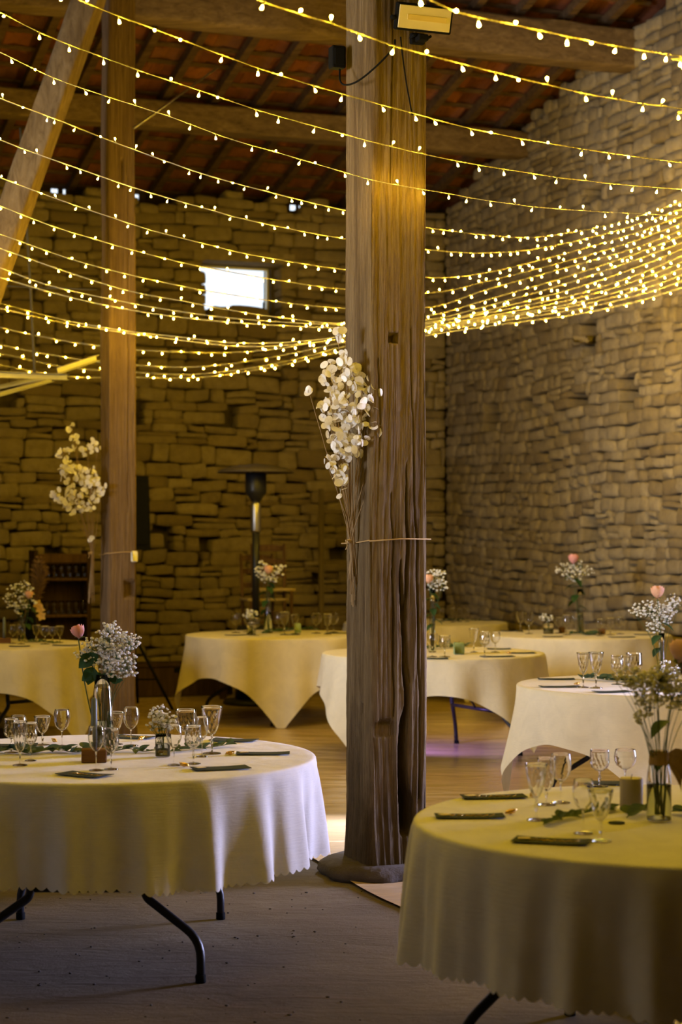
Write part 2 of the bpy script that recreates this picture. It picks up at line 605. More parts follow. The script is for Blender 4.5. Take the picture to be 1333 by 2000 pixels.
# right (gable) wall
rw = MB()
DT0, DT1, DZ = 11.2, 12.8, 2.3                          # door opening that lets daylight in
def gab(t0, t1, z0):
    P = []
    for d in (-.29, -.6):
        P += [rm_pt(t0, z0, d), rm_pt(t1, z0, d), rm_pt(t1, zroof(t1) + .13, d), rm_pt(t0, zroof(t0) + .13, d)]
    rw.add(P, [(0, 1, 2, 3), (7, 6, 5, 4), (0, 4, 5, 1), (1, 5, 6, 2), (2, 6, 7, 3), (3, 7, 4, 0)])
gab(-.6, DT0, -.1); gab(DT0, RIDGE, DZ); gab(RIDGE, DT1, DZ); gab(DT1, LEN + .6, -.1)
right = rw.build('wall_right', M['mortar'], smooth=False)
structure(right, 'tall gable wall of grey dry laid limestone beyond the tables', 'wall')
st = stone_wall('stones', rm_pt, 8.2, lambda t: zroof(t) + .02, rholes, 23, .08, .145, .12, .36)
st.build('stone_facing', M['stone'], right)
# one stone that sticks out of the wall
p = MB()
c = B(.06, right_t(1150), zat(B(0, right_t(1150)), 664))
p.bbox(c, (.16, .26, .085), .02, Matrix.Rotation(-.38, 3, 'Z') @ Matrix.Rotation(.12, 3, 'X'))
p.build('projecting_stone', M['stone'], right)

# left wall with the barn door opening, front wall, all plain
lw = MB()
def lm_pt(t, z, d):
    return B(14.0 - d, t, z)
BT0, BT1, BZ = 10.2, 13.4, 3.5
def lslab(t0, t1, z0):
    P = []
    for d in (0, -.5):
        P += [lm_pt(t0, z0, d), lm_pt(t1, z0, d), lm_pt(t1, zroof(t1) + .13, d), lm_pt(t0, zroof(t0) + .13, d)]
    lw.add(P, [(0, 1, 2, 3), (7, 6, 5, 4), (0, 4, 5, 1), (1, 5, 6, 2), (2, 6, 7, 3), (3, 7, 4, 0)])
lslab(-.6, BT0, -.1); lslab(BT0, RIDGE, BZ); lslab(RIDGE, BT1, BZ); box_wall(lw, lm_pt, BT0, BT1, -.1, 1.5, 0, -.5); lslab(BT1, LEN + .6, -.1)
structure(lw.build('wall_left', M['plainwall'], smooth=False), 'plain stone wall with a wide high opening for daylight', 'wall')
fw = MB()
box_wall(fw, lambda s, z, d: B(s, LEN - d, z), -.6, 14.5, -.1, 5.4, 0, -.5)
structure(fw.build('wall_front', M['plainwall'], smooth=False), 'plain stone wall at the entrance end of the barn', 'wall')

# floor
fl = MB()
P = [B(15, -1, 0), B(-1, -1, 0), B(-1, 25, 0), B(15, 25, 0)]
fl.add(P, [(0, 1, 2, 3)])
structure(fl.build('floor', M['floor'], smooth=False), 'bare packed earth floor with dark stains and loose crumbs', 'floor')

# tan sheets laid over the floor on the dining side
def sheet(s0, s1, t0, t1, z, seed):
    mb = MB()
    nx, ny = 40, 60
    r = random.Random(seed)
    P = []
    for j in range(ny):
        for i in range(nx):
            s, t = s0 + (s1 - s0) * i / (nx - 1), t0 + (t1 - t0) * j / (ny - 1)
            e = .02 * math.sin(t * 3.1 + seed) + .03 * math.sin(t * 1.3 + seed * 2)
            ss = s + (e if i == nx - 1 else 0)
            zz = z + .0035 * math.sin(t * 4.2 + s * 1.3) * math.sin(s * 1.7 + seed) + .003
            if i == nx - 1:
                zz += .006 * max(0, math.sin(t * 2.6 + seed))
            P.append(B(ss, t, zz))
    mb.grid(P, nx, ny)
    n = len(P)
    return mb
SH = [(.05, 5.72, .05, 8.67, .003, 1, 'tan floor sheet in the far part of the room below the back tables'),
      (.05, 5.74, 8.65, 14.4, .007, 2, 'tan glossy floor sheet between the white table and the main post'),
      (.05, 5.71, 14.3, 21.0, .005, 3, 'tan floor sheet under the big table beside the main post')]
for (a, b, c, d, z, sd, lab) in SH:
    o = sheet(a, b, c, d, z, sd).build('floor_covering', M['sheet'])
    tag(o, lab, 'floor covering', 'floor sheets laid edge to edge', 'structure')

# window: deep reveal, frame, pane
w = thing('window_1', 'small bright window high in the back wall', 'window', B((WS0 + WS1) / 2, -.4, WZ0), math.atan2(-WW.y, -WW.x), None, 'structure')
inv = w.matrix_basis.inverted() if False else (Matrix.Translation(w.location) @ Matrix.Rotation(w.rotation_euler.z, 4, 'Z')).inverted()
def wl(s, d, z):
    return inv @ B(s, d, z)
fr = MB()
for (a, b, c, d) in ((WS0, WS0 + .02, WZ0, WZ1), (WS1 - .02, WS1, WZ0, WZ1), (WS0, WS1, WZ0, WZ0 + .02), (WS0, WS1, WZ1 - .02, WZ1)):
    box_wall(fr, wl_ if False else (lambda s, z, dd: wl(s, dd, z)), a, b, c, d, -.38, -.43)
wf = fr.build('frame', M['plastic'], w, smooth=False)
pn = MB()
box_wall(pn, lambda s, z, dd: wl(s, dd, z), WS0 + .03, WS1 - .03, WZ0 + .03, WZ1 - .03, -.40, -.406)
pn.build('pane', M['glass'], w, smooth=False)
la = MB()
box_wall(la, lambda s, z, dd: wl(s, dd, z), WS0 + .05, WS0 + .07, WZ0 + .05, WZ0 + .13, -.36, -.385)
la.build('latch', M['matteblack'], wf, smooth=False)
rv = MB()                                             # dressed stone lintel over the window
box_wall(rv, bm_pt, WS0 - .18, WS1 + .16, WZ1 + .01, WZ1 + .12, .012, -.5)
structure(rv.build('window_lintel', M['stone'], back, smooth=False))

# roof: dark underlay, tiles, rafters, battens, purlins
ce = MB()
def roofz(t, dz): return zroof(t) + dz
for (t0, t1) in ((-.62, RIDGE), (RIDGE, LEN + .8)):
    P = [B(15, t0, roofz(t0, .2)), B(-.8, t0, roofz(t0, .2)), B(-.8, t1, roofz(t1, .2)), B(15, t1, roofz(t1, .2))]
    P += [p + Vector((0, 0, .06)) for p in P]
    ce.add(P, [(0, 1, 2, 3), (7, 6, 5, 4), (0, 4, 5, 1), (1, 5, 6, 2), (2, 6, 7, 3), (3, 7, 4, 0)])
structure(ce.build('ceiling', M['roofdark'], smooth=False), 'dark underside of the sloping barn roof above the tiles', 'ceiling')
ti = MB()
r = random.Random(3)
for j in range(25):
    t0 = -.58 + j * .33
    for i in range(44):
        s0 = -.55 + i * .235 + (j % 2) * .06
        dz, tw = r.uniform(-.004, .004), r.uniform(-.012, .012)
        P = []
        for b in range(2):
            for a in range(6):
                u = a / 5
                tt = t0 + b * .39 + tw * (u - .5)
                zz = zroof(t0) + .23 * (tt - t0) * .92 + .125 + dz + (.03 if b == 0 else .052) - .016 * math.cos(u * 2 * PI) - .022 * (1 - b)
                P.append(B(s0 + u * .24, tt, zz))
        P += [p - Vector((0, 0, .014)) for p in P]
        fs = [(a, a + 1, a + 7, a + 6) for a in range(5)] + [(12 + a, 12 + a + 6, 12 + a + 7, 12 + a + 1) for a in range(5)]
        fs += [(a, 12 + a, 12 + a + 1, a + 1) for a in range(5)] + [(6 + a, 7 + a, 19 + a, 18 + a) for a in range(5)] + [(0, 6, 18, 12), (5, 17, 23, 11)]
        ti.add(P, fs)
structure(ti.build('roof_tiles', M['tile'], smooth=False), 'rows of red terracotta roof tiles seen from below', 'roof tiles')
def slab_t(mb, s0, s1, t0, t1, h0, h1):               # a bar following the roof slope
    P = []
    for h in (h0, h1):
        P += [B(s0, t0, zroof(t0) + h), B(s1, t0, zroof(t0) + h), B(s1, t1, zroof(t1) + h), B(s0, t1, zroof(t1) + h)]
    mb.add(P, [(3, 2, 1, 0), (4, 5, 6, 7), (0, 1, 5, 4), (1, 2, 6, 5), (2, 3, 7, 6), (3, 0, 4, 7)])
for i in range(21):
    s = .16 + i * .46 + r.uniform(-.03, .03)
    mb = MB(); slab_t(mb, s, s + .075, -.5, 8.5, 0, .085)
    o = mb.build('rafter', M['rafter'], smooth=False)
    tag(o, 'dark sawn rafter running down the roof slope under the tiles', 'rafter', 'rafters of the barn roof', 'structure')
for j in range(26):
    t = -.5 + j * .33
    mb = MB(); slab_t(mb, -.1, 9.6, t, t + .04, .085, .108)
    o = mb.build('roof_batten', M['rafter'], smooth=False)
    tag(o, 'thin wooden batten carrying a row of red tiles', 'batten', 'battens of the barn roof', 'structure')
# board closing the eave outside, with a few gaps
eb = MB()
gaps = sorted([(back_s(x) - .035, back_s(x) + .045) for x in (44, 74, 128, 152, 604, 622, 420, 290)])
box_wall(eb, bm_pt, -.6, 15, 4.9, 5.385, -.52, -.56)
box_wall(eb, bm_pt, -.6, 15, 5.455, 5.8, -.52, -.56)
x0 = -.6
for (a, b) in gaps:
    if a > x0:
        box_wall(eb, bm_pt, x0, a, 5.385, 5.455, -.52, -.56)
    x0 = b
box_wall(eb, bm_pt, x0, 15, 5.385, 5.455, -.52, -.56)
structure(eb.build('trim_1', M['roofdark'], smooth=False), 'dark eave board behind the wall top with daylight gaps', 'eave board')

def rough_beam(name, a, b, wid, hgt, m, label, seed, up=Vector((0, 0, 1)), cat='beam', kind='structure'):
    """hewn timber between two axis points"""
    a, b = Vector(a), Vector(b)
    d = (b - a).normalized()
    side = d.cross(up).normalized()
    u = side.cross(d).normalized()
    n = max(12, int((b - a).length / .08))
    r_ = random.Random(seed)
    ang = 28
    P = []
    for i in range(n):
        q = a.lerp(b, i / (n - 1))
        for k in range(ang):
            th = 2 * PI * k / ang
            cx, cz = math.cos(th), math.sin(th)
            e = .22
            sx = math.copysign(abs(cx) ** e, cx); sz = math.copysign(abs(cz) ** e, cz)
            nz = 1 + .05 * (float(vnoise(np.array(k * .6), np.array(i * .18), seed)) - .5) * 2
            P.append(q + side * sx * wid / 2 * nz + u * sz * hgt / 2 * nz)
    mb = MB().grid(P, ang, n, True)
    mb.f.append(tuple(range(ang))); mb.f.append(tuple((n - 1) * ang + k for k in range(ang))[::-1])
    o = sharp(mb.build(name, m), 50)
    tag(o, label, cat, None, kind)
    return o
zb1, zb2 = 6.03, 5.63
rough_beam('purlin_beam', B(-.12, 4.25, zb1 + .19), B(9.4, 4.25, zb1 + .19), .26, .38, M['beam'], 'thick hewn roof beam running into the gable wall near its top', 5)
rough_beam('purlin_beam', B(-.12, 1.98, zb2 + .135), B(9.4, 1.98, zb2 + .135), .24, .27, M['beam'], 'hewn roof beam nearer the back wall and lower on the slope', 6)

# ================================================================== POSTS
def timber_post(name, arris, a, b, top, m, label, seed, cracks, holes, flare=.0, nz=420, npx=64):
    """Square hewn post; arris = nearest vertical corner. a: front face width, b: side depth."""
    U, N = -WW, VV
    side = [(-a / 2 + a * i / npx, b / 2, 0) for i in range(npx)]                       # front face (outward = N)
    q = npx * 3 // 4
    side += [(a / 2, b / 2 - b * i / q, 1) for i in range(q)]
    side += [(a / 2 - a * i / (q // 2), -b / 2, 2) for i in range(q // 2)]
    side += [(-a / 2, -b / 2 + b * i / q, 3) for i in range(q)]
    su = np.array([x[0] for x in side]); sn = np.array([x[1] for x in side]); fc = np.array([x[2] for x in side])
    per = np.cumsum(np.r_[0, np.hypot(np.diff(su), np.diff(sn))])
    z = np.linspace(0, top, nz)
    ZZ, PP = np.meshgrid(z, per, indexing='ij')
    UU, NN = np.broadcast_to(su, ZZ.shape).copy(), np.broadcast_to(sn, ZZ.shape).copy()
    FF = np.broadcast_to(fc, ZZ.shape)
    # round the arrises
    rr = .018
    eu, en = a / 2 - rr, b / 2 - rr
    du, dn = np.clip(np.abs(UU) - eu, 0, None), np.clip(np.abs(NN) - en, 0, None)
    cor = (du > 0) & (dn > 0)
    ln = np.where(cor, np.hypot(du, dn), 1)
    k = np.where(cor, rr / np.maximum(ln, 1e-6), 1)
    k = np.minimum(k, 1)
    UU = np.where(cor, np.sign(UU) * (eu + du * k), UU); NN = np.where(cor, np.sign(NN) * (en + dn * k), NN)
    PPo = PP
    PP = PP + (vnoise(PP * 3, ZZ * 1.1, seed + 11) - .5) * .06 + (vnoise(PP * 9, ZZ * 3.5, seed + 12) - .5) * .014
    d = (vnoise(PP * 95, ZZ * 1.6, seed) - .5) * .004 + (vnoise(PP * 26, ZZ * .8, seed + 1) - .5) * .005 + (vnoise(PP * 260, ZZ * 5, seed + 2) - .5) * .003
    d += (vnoise(PP * 4, ZZ * 1.3, seed + 3) - .5) * .016 + (vnoise(PP * 60, ZZ * 28, seed + 13) - .5) * .0022
    low = np.clip((1.3 - ZZ) / 1.3, 0, 1)
    d += low * ((vnoise(PP * 60, ZZ * 1.2, seed + 4) - .6) * .012)
    d += flare * np.clip((.35 - ZZ) / .35, 0, 1) ** 1.5
    for (face, pts) in cracks:              # pts: (z, centre, halfwidth, depth)
        zs = np.array([p[0] for p in pts])[::-1] if pts[0][0] > pts[-1][0] else np.array([p[0] for p in pts])
        o_ = pts[::-1] if pts[0][0] > pts[-1][0] else pts
        uc = np.interp(ZZ, zs, [p[1] for p in o_]); hw = np.interp(ZZ, zs, [p[2] for p in o_]); dp = np.interp(ZZ, zs, [p[3] for p in o_])
        uc = uc + (vnoise(ZZ * 7, ZZ * 0, seed + 9) - .5) * .012
        inside = (ZZ >= zs[0]) & (ZZ <= zs[-1]) & (FF == face)
        co = UU if face in (0, 2) else NN
        prof = np.clip(1.25 - np.abs((co - uc) / np.maximum(hw, 1e-4)) ** 2.2, 0, 1)
        d -= np.where(inside, dp * np.clip(prof, 0, 1), 0)
    for (face, c, zc, hw, hh, dp) in holes:
        co = UU if face in (0, 2) else NN
        inside = (FF == face) & (np.abs(co - c) < hw) & (np.abs(ZZ - zc) < hh)
        d -= np.where(inside, dp, 0)
    on = [(0, 1), (1, 0), (0, -1), (-1, 0)]
    du = np.array([on[f][0] for f in fc]); dn = np.array([on[f][1] for f in fc])
    UU = UU + du * d; NN = NN + dn * d
    cpt = Vector(arris) + U * (a / 2) - N * (b / 2)
    X = cpt.x + UU * U.x + NN * N.x; Y = cpt.y + UU * U.y + NN * N.y
    X -= cpt.x; Y -= cpt.y
    P = np.stack([X, Y, ZZ], -1).reshape(-1, 3)
    mb = MB(); n = len(side)
    mb.grid([tuple(p) for p in P], n, nz, True)
    mb.f.append(tuple((nz - 1) * n + i for i in range(n)))
    o = mb.build(name, m)
    o.location = (cpt.x, cpt.y, 0)
    tag(o, label, 'post', None, 'structure')
    return o, cpt
YM = 8.72
def mz(py): return HC + (HY - py) * (YM + .05) / F
A0 = at(725, 1052, YM)
def fu(px): return (px - 780) / 110 * .287
cr = [(0, [(mz(900), fu(795), .003, .01), (mz(1000), fu(796), .006, .05), (mz(1100), fu(796), .008, .06), (mz(1230), fu(793), .006, .05), (mz(1330), fu(800), .004, .01)]),
      (0, [(mz(1095), fu(784), .004, .02), (mz(1140), fu(785), .010, .08), (mz(1250), fu(790), .011, .09), (mz(1380), fu(792), .013, .10), (mz(1415), fu(788), .022, .11),
           (mz(1470), fu(785), .022, .12), (mz(1540), fu(788), .026, .12), (mz(1570), fu(793), .034, .15), (mz(1622), fu(792), .030, .15), (mz(1632), fu(791), .02, .0)]),
      (0, [(mz(700), fu(741), .003, .012), (mz(820), fu(744), .004, .016), (mz(900), fu(742), .003, .01)]),
      (0, [(mz(640), fu(805), .003, .012), (mz(860), fu(808), .004, .018), (mz(1200), fu(818), .005, .022), (mz(1560), fu(820), .006, .03)]),
      (0, [(mz(960), fu(766), .003, .012), (mz(1200), fu(770), .005, .022), (mz(1400), fu(768), .004, .014)]),
      (0, [(mz(0), fu(765), .002, .01), (mz(120), fu(767), .004, .016), (mz(360), fu(762), .003, .012)]),
      (3, [(mz(1300), .02, .003, .01), (mz(1450), .03, .006, .02), (mz(1650), .0, .005, .02)])]
hl = [(0, fu(768), mz(660), .026, .022, .07), (0, fu(752), mz(1422), .052, .028, .012), (0, fu(752), mz(1410), .03, .010, .016), (3, .06, mz(1385), .014, .02, .02)]
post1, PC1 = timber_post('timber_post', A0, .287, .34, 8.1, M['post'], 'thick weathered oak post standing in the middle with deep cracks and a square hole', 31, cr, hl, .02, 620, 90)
YL = 14.25
A1 = at(212, 1052, YL)
def lz(py): return HC + (HY - py) * (YL + .05) / F
hl2 = [(0, .055, lz(1148), .045, .055, .05), (0, .0, lz(340), .012, .10, .02)]
post2, PC2 = timber_post('timber_post', A1, .215, .25, 6.84, M['post2'], 'slimmer oak post behind the front white table with a dried flower bunch', 37,
                         [(0, [(lz(300), .04, .002, .01), (lz(600), .05, .003, .012), (lz(1000), .04, .003, .01)])], hl2, .025, 300, 48)
# foot stone of the main post
fs_ = MB()
prof = [(.0, 0), (.30, 0), (.315, .02), (.30, .05), (.26, .07), (.0, .078)]
fs_.lathe(prof[1:-1], 40, (0, 0, 0), lambda i, k, z: 1 + .07 * math.sin(k * .47 + 1) + .04 * math.sin(k * 1.3 + i))
o = fs_.build('foot_stone', M['stonebase'])
o.location = (PC1.x - .02, PC1.y + .0, 0)
tag(o, 'dark rounded foot stone under the thick middle post', 'stone')
# slanting brace at the upper left
rough_beam('timber_brace', at(-190, 1030, 12.9), at(212, -110, 14.0), .2, .24, M['brace'], 'slanting pale oak brace at upper left beside the slimmer post', 8, Vector((0, -1, .2)), 'brace')

# ================================================================== STRING LIGHTS
def smooth3(P, n):
    """Catmull-Rom through 3D points, evenly resampled to n points"""
    P = [Vector(p) for p in P]
    Q = [P[0] * 2 - P[1]] + P + [P[-1] * 2 - P[-2]]
    out = []
    for i in range(1, len(Q) - 2):
        for k in range(24):
            t = k / 24
            a, b, c, d = Q[i - 1], Q[i], Q[i + 1], Q[i + 2]
            out.append(.5 * ((2 * b) + (c - a) * t + (2 * a - 5 * b + 4 * c - d) * t * t + (3 * b - a - 3 * c + d) * t ** 3))
    out.append(P[-1])
    L = [0]
    for a, b in zip(out, out[1:]):
        L.append(L[-1] + (b - a).length)
    res, j = [], 0
    for i in range(n):
        s = L[-1] * i / (n - 1)
        while j < len(L) - 2 and L[j + 1] < s:
            j += 1
        f_ = (s - L[j]) / max(L[j + 1] - L[j], 1e-9)
        res.append(out[j].lerp(out[j + 1], f_))
    return res, L[-1]

bm = MB()
bm.lathe([(.0022, 0), (.0032, -.006), (.0062, -.013), (.0070, -.018), (.0055, -.0225), (.0, -.0245)], 8)
bulb_me = None
def make_strand(px, Ys, label, near, spacing, seed, x_end):
    global bulb_me
    r_ = random.Random(seed)
    pts = list(px) if Ys is None else []
    (xa, Ya), (xb, Yb) = Ys or ((0, 1), (1, 1))
    for (x, y) in (px if Ys else ()):
        k = (x - xa) / (xb - xa)
        Y = 1 / ((1 - k) / Ya + k / Yb)
        pts.append(at(x, y, Y))
    if Ys:                          # run on to the gable wall and a little further to the other side
        e = pts[-1]
        sd_ = (e - CW).x * WW.x + (e - CW).y * WW.y
        if near:
            pts.append(e - WW * (sd_ * .5) + Vector((0, 0, .12)))
            pts.append(e - WW * (sd_ + .1) + Vector((0, 0, .7)))
        pts.insert(0, pts[0] + (pts[0] - pts[1]).normalized() * 1.3 + Vector((0, 0, .12)))
    _, L = smooth3(pts, 50)
    n = int(L / (.02 if near else .05)) + 2
    path, L = smooth3(pts, n)
    root = thing('string_light', label, 'string light', path[0], 0, 'warm light strings hung across the barn')
    o3 = Vector(path[0])
    mb = MB()
    if near:
        for ph in (0, PI):
            tp = []
            for i, p in enumerate(path):
                a = ph + i * .02 / .045 * 2 * PI
                d = (path[min(i + 1, n - 1)] - path[max(i - 1, 0)]).normalized()
                sd = d.cross(Vector((0, 0, 1))).normalized(); up = sd.cross(d)
                tp.append(p - o3 + (sd * math.cos(a) + up * math.sin(a)) * .0018)
            mb.tube(tp, .0014, 5)
    else:
        mb.tube([p - o3 for p in path], .0030, 5)
    nb = int(L / spacing)
    hang = []
    for i in range(nb):
        s = (i + .5 + r_.uniform(-.22, .22)) / nb
        q = path[min(n - 1, int(s * (n - 1)))]
        up = r_.random() < .16
        d = Vector((r_.uniform(-.5, .5), r_.uniform(-.5, .5), 1 if up else -1)).normalized()
        if r_.random() < .2:
            d = Vector((r_.uniform(-.5, .5), -1, r_.uniform(-.6, .3))).normalized()
        mb.tube([q - o3, q - o3 + d * .013], .0024, 5)
        hang.append((q + d * .011, d))
    mb.build('cable', M['wire'], root)
    for (q, d) in hang:
        if bulb_me is None:
            b = bm.build('bulb', M['bulb'], root); bulb_me = b.data
        else:
            b = bpy.data.objects.new('bulb', bulb_me); COL.objects.link(b); b.parent = root
        b.location = q - o3
        b.rotation_euler = Vector((0, 0, -1)).rotation_difference(d).to_euler()
        sc_ = .70 if near else .62
        b.scale = (sc_, sc_, sc_)
    return root

NEAR = [
    ([(690, -62), (840, 0), (900, 25), (1040, 56), (1190, 87), (1333, 110), (1450, 126)], ((690, 5.0), (1450, 6.25)), 'string of warm lights closest to the ceiling lamp, topmost one crossing the upper right corner'),
    ([(380, -58), (507, 0), (585, 27), (650, 47), (701, 65), (778, 92), (896, 123), (1070, 166), (1183, 190), (1333, 213), (1450, 228)], ((380, 5.5), (1450, 6.7)), 'string of warm lights passing just below the flood lamp on the post'),
    ([(60, -48), (155, 0), (231, 31), (310, 60), (441, 110), (556, 150), (700, 192), (804, 220), (916, 250), (1065, 279), (1234, 305), (1333, 317), (1450, 328)], ((0, 6.3), (1450, 7.6)), 'string of warm lights third from the top where it crosses the thick post'),
    ([(-90, -20), (0, 24), (100, 73), (276, 139), (394, 178), (504, 215), (650, 256), (783, 291), (891, 314), (1003, 333), (1142, 353), (1333, 370), (1450, 378)], ((0, 7.0), (1450, 8.3)), 'string of warm lights fourth from the top where it crosses the thick post'),
    ([(-90, 62), (0, 102), (105, 152), (220, 192), (341, 231), (446, 270), (556, 302), (700, 344), (763, 359), (870, 377), (962, 393), (1101, 409), (1333, 421), (1450, 425)], ((0, 7.9), (1450, 9.45)), 'string of warm lights whose bulb glows against the front of the thick post'),
]
for (Yo, zo, lab) in ((4.85, 3.3, 'string of warm lights above the big table, over the top of the view'),):
    EXTRA = [(Vector((x, Yo + .383 * x, zo + .035 * x * x))) for x in (-3.2, -1.6, 0, 1.6, 3.2)]
    make_strand(EXTRA, None, lab, False, .16, int(Yo * 10), 0)
for i, (px, Ys, lab) in enumerate(NEAR):
    make_strand(px, Ys, lab, True, .126, 100 + i, 1450)
FAR = [
    ([(-80, 155), (0, 192), (118, 236), (218, 276), (328, 316), (428, 349), (577, 388), (677, 411), (840, 445), (1003, 463), (1090, 458), (1200, 436), (1333, 394), (1400, 362)], 8.0, 'first light string behind the thick post, meeting it at the top'),
    ([(-80, 240), (0, 273), (73, 301), (173, 336), (273, 370), (404, 408), (504, 434), (677, 467), (840, 488), (947, 494), (1060, 484), (1200, 452), (1333, 408), (1400, 378)], 8.7, 'second light string down behind the thick post'),
    ([(-80, 318), (0, 347), (110, 388), (210, 422), (304, 452), (396, 475), (499, 499), (677, 527), (840, 542), (937, 535), (1060, 507), (1200, 468), (1333, 422), (1400, 392)], 9.5, 'third light string down behind the post, passing above the bright window'),
    ([(-80, 376), (0, 402), (110, 444), (244, 484), (336, 508), (407, 523), (548, 548), (677, 565), (840, 572), (950, 550), (1100, 512), (1230, 474), (1333, 436), (1400, 406)], 10.4, 'light string crossing the upper half of the bright window'),
    ([(-80, 432), (0, 457), (142, 507), (268, 540), (362, 560), (404, 568), (549, 590), (677, 602), (840, 600), (950, 566), (1080, 530), (1230, 488), (1333, 449), (1400, 420)], 11.3, 'light string crossing the lower half of the bright window'),
    ([(-80, 458), (0, 485), (131, 531), (252, 568), (368, 590), (446, 605), (562, 622), (677, 631), (840, 616), (950, 586), (1100, 543), (1230, 500), (1333, 461), (1400, 434)], 12.0, 'light string skimming the bottom edge of the bright window'),
    ([(-80, 498), (0, 523), (95, 557), (215, 584), (336, 606), (483, 624), (677, 634), (840, 624), (950, 598), (1100, 556), (1230, 512), (1333, 474), (1400, 446)], 12.6, 'light string just under the bright window, upper of a close pair'),
    ([(-80, 520), (0, 542), (100, 571), (210, 597), (325, 616), (472, 631), (677, 640), (840, 629), (980, 600), (1120, 564), (1240, 524), (1333, 487), (1400, 460)], 13.0, 'light string just under the bright window, lower of a close pair'),
    ([(-80, 568), (0, 592), (131, 626), (252, 647), (341, 657), (446, 669), (525, 670), (604, 665), (677, 656), (840, 632), (1000, 602), (1130, 574), (1250, 535), (1333, 500), (1400, 474)], 13.6, 'light string touching the slimmer post, upper of a close pair'),
    ([(-80, 582), (0, 602), (131, 632), (252, 651), (341, 663), (446, 675), (525, 676), (604, 670), (677, 660), (840, 637), (1000, 609), (1130, 582), (1250, 546), (1333, 512), (1400, 487)], 13.75, 'light string touching the slimmer post, lower of a close pair'),
    ([(-80, 612), (0, 639), (105, 662), (184, 674), (262, 683), (420, 689), (525, 683), (604, 671), (677, 660), (840, 640), (1000, 614), (1140, 588), (1260, 553), (1333, 524), (1400, 500)], 15.0, 'light string hidden behind the slimmer post, highest of the far bunch'),
    ([(-80, 650), (0, 673), (89, 691), (184, 706), (262, 713), (367, 717), (462, 709), (577, 689), (677, 668), (840, 644), (1000, 618), (1150, 592), (1270, 560), (1333, 537), (1400, 514)], 15.6, 'light string of the far bunch, second one below the window'),
    ([(-80, 672), (0, 690), (131, 717), (262, 727), (380, 731), (500, 717), (600, 696), (677, 676), (840, 648), (1000, 624), (1150, 600), (1270, 570), (1333, 549), (1400, 528)], 16.2, 'light string of the far bunch, second from its bottom'),
    ([(-80, 698), (0, 713), (131, 735), (262, 737), (390, 737), (520, 719), (600, 702), (677, 684), (840, 654), (1000, 631), (1120, 615), (1240, 590), (1333, 562), (1400, 542)], 16.8, 'light string of the far bunch hanging lowest, near the zinc rails'),
]
for i, (px, Y0, lab) in enumerate(FAR):
    make_strand(px, ((0, Y0), (1400, 16.0)), lab, False, .138, 200 + i, 1400)

# ================================================================== TABLES
class Tab:
    pass
def fold(phi, N, ph, seed):
    return math.cos(N * phi + ph + .9 * math.sin(3 * phi + seed) + .6 * math.sin(5 * phi + 2.1 * seed))

def round_cloth(c, R, drop, N, seed, name_lab, scal=150, tilt=0.0):
    n, rows = 1500, 22
    P = []
    rr = np.linspace(.02, 1, 14)
    ring = []
    for q in rr:
        for i in range(n // 1):
            pass
        break
    mb = MB()
    phis = [2 * PI * i / n for i in range(n)]
    P.append(Vector((0, 0, 0)))
    for q in (.3, .6, .85, .96, .99):
        for ph in phis:
            P.append(Vector((R * q * math.cos(ph), R * q * math.sin(ph), 0)))
    nt = 5
    prof = []
    for j in range(4):
        a = (j + 1) / 4 * PI / 2
        prof.append((R + .012 * math.sin(a) - .004, -.012 * (1 - math.cos(a)), 0))
    for j in range(1, rows + 1):
        k = j / rows
        prof.append((R + .010, -.012 - (drop - .012) * k, k))
    rd = random.Random(seed)
    for (r0, z0, k) in prof:
        for ph in phis:
            env = .75 + .4 * (.5 + .5 * math.sin(2 * ph + seed * 1.7)) + .25 * math.sin(5 * ph + seed)
            fo = fold(ph, N, seed, seed)
            sh = .5 * (fo + .35 * math.cos(2 * (N * ph + seed)))
            r_ = r0 + (k ** .75) * (.052 * sh * env + .026) + k * k * .012 * math.sin(9 * ph + 3 * seed)
            z = z0
            if k > 0:
                z += (.006 - .013 * abs(math.sin(scal * ph / 2)) ) * (1 if k == 1 else 0) + k * .012 * math.sin(4 * ph + seed)
            # folds lean sideways
            pp = ph + .012 * k * math.sin(N * ph + seed + 1)
            P.append(Vector((r_ * math.cos(pp), r_ * math.sin(pp), z)))
    fs = [(0, 1 + i, 1 + (i + 1) % n) for i in range(n)]
    tot = 5 + len(prof)
    for j in range(tot - 1):
        for i in range(n):
            i2 = (i + 1) % n
            fs.append((1 + j * n + i, 1 + (j + 1) * n + i, 1 + (j + 1) * n + i2, 1 + j * n + i2))
    mb.add(P, fs)
    o = mb.build('tablecloth', M['whitecloth'])
    o.location = (c[0], c[1], TZ)
    return o

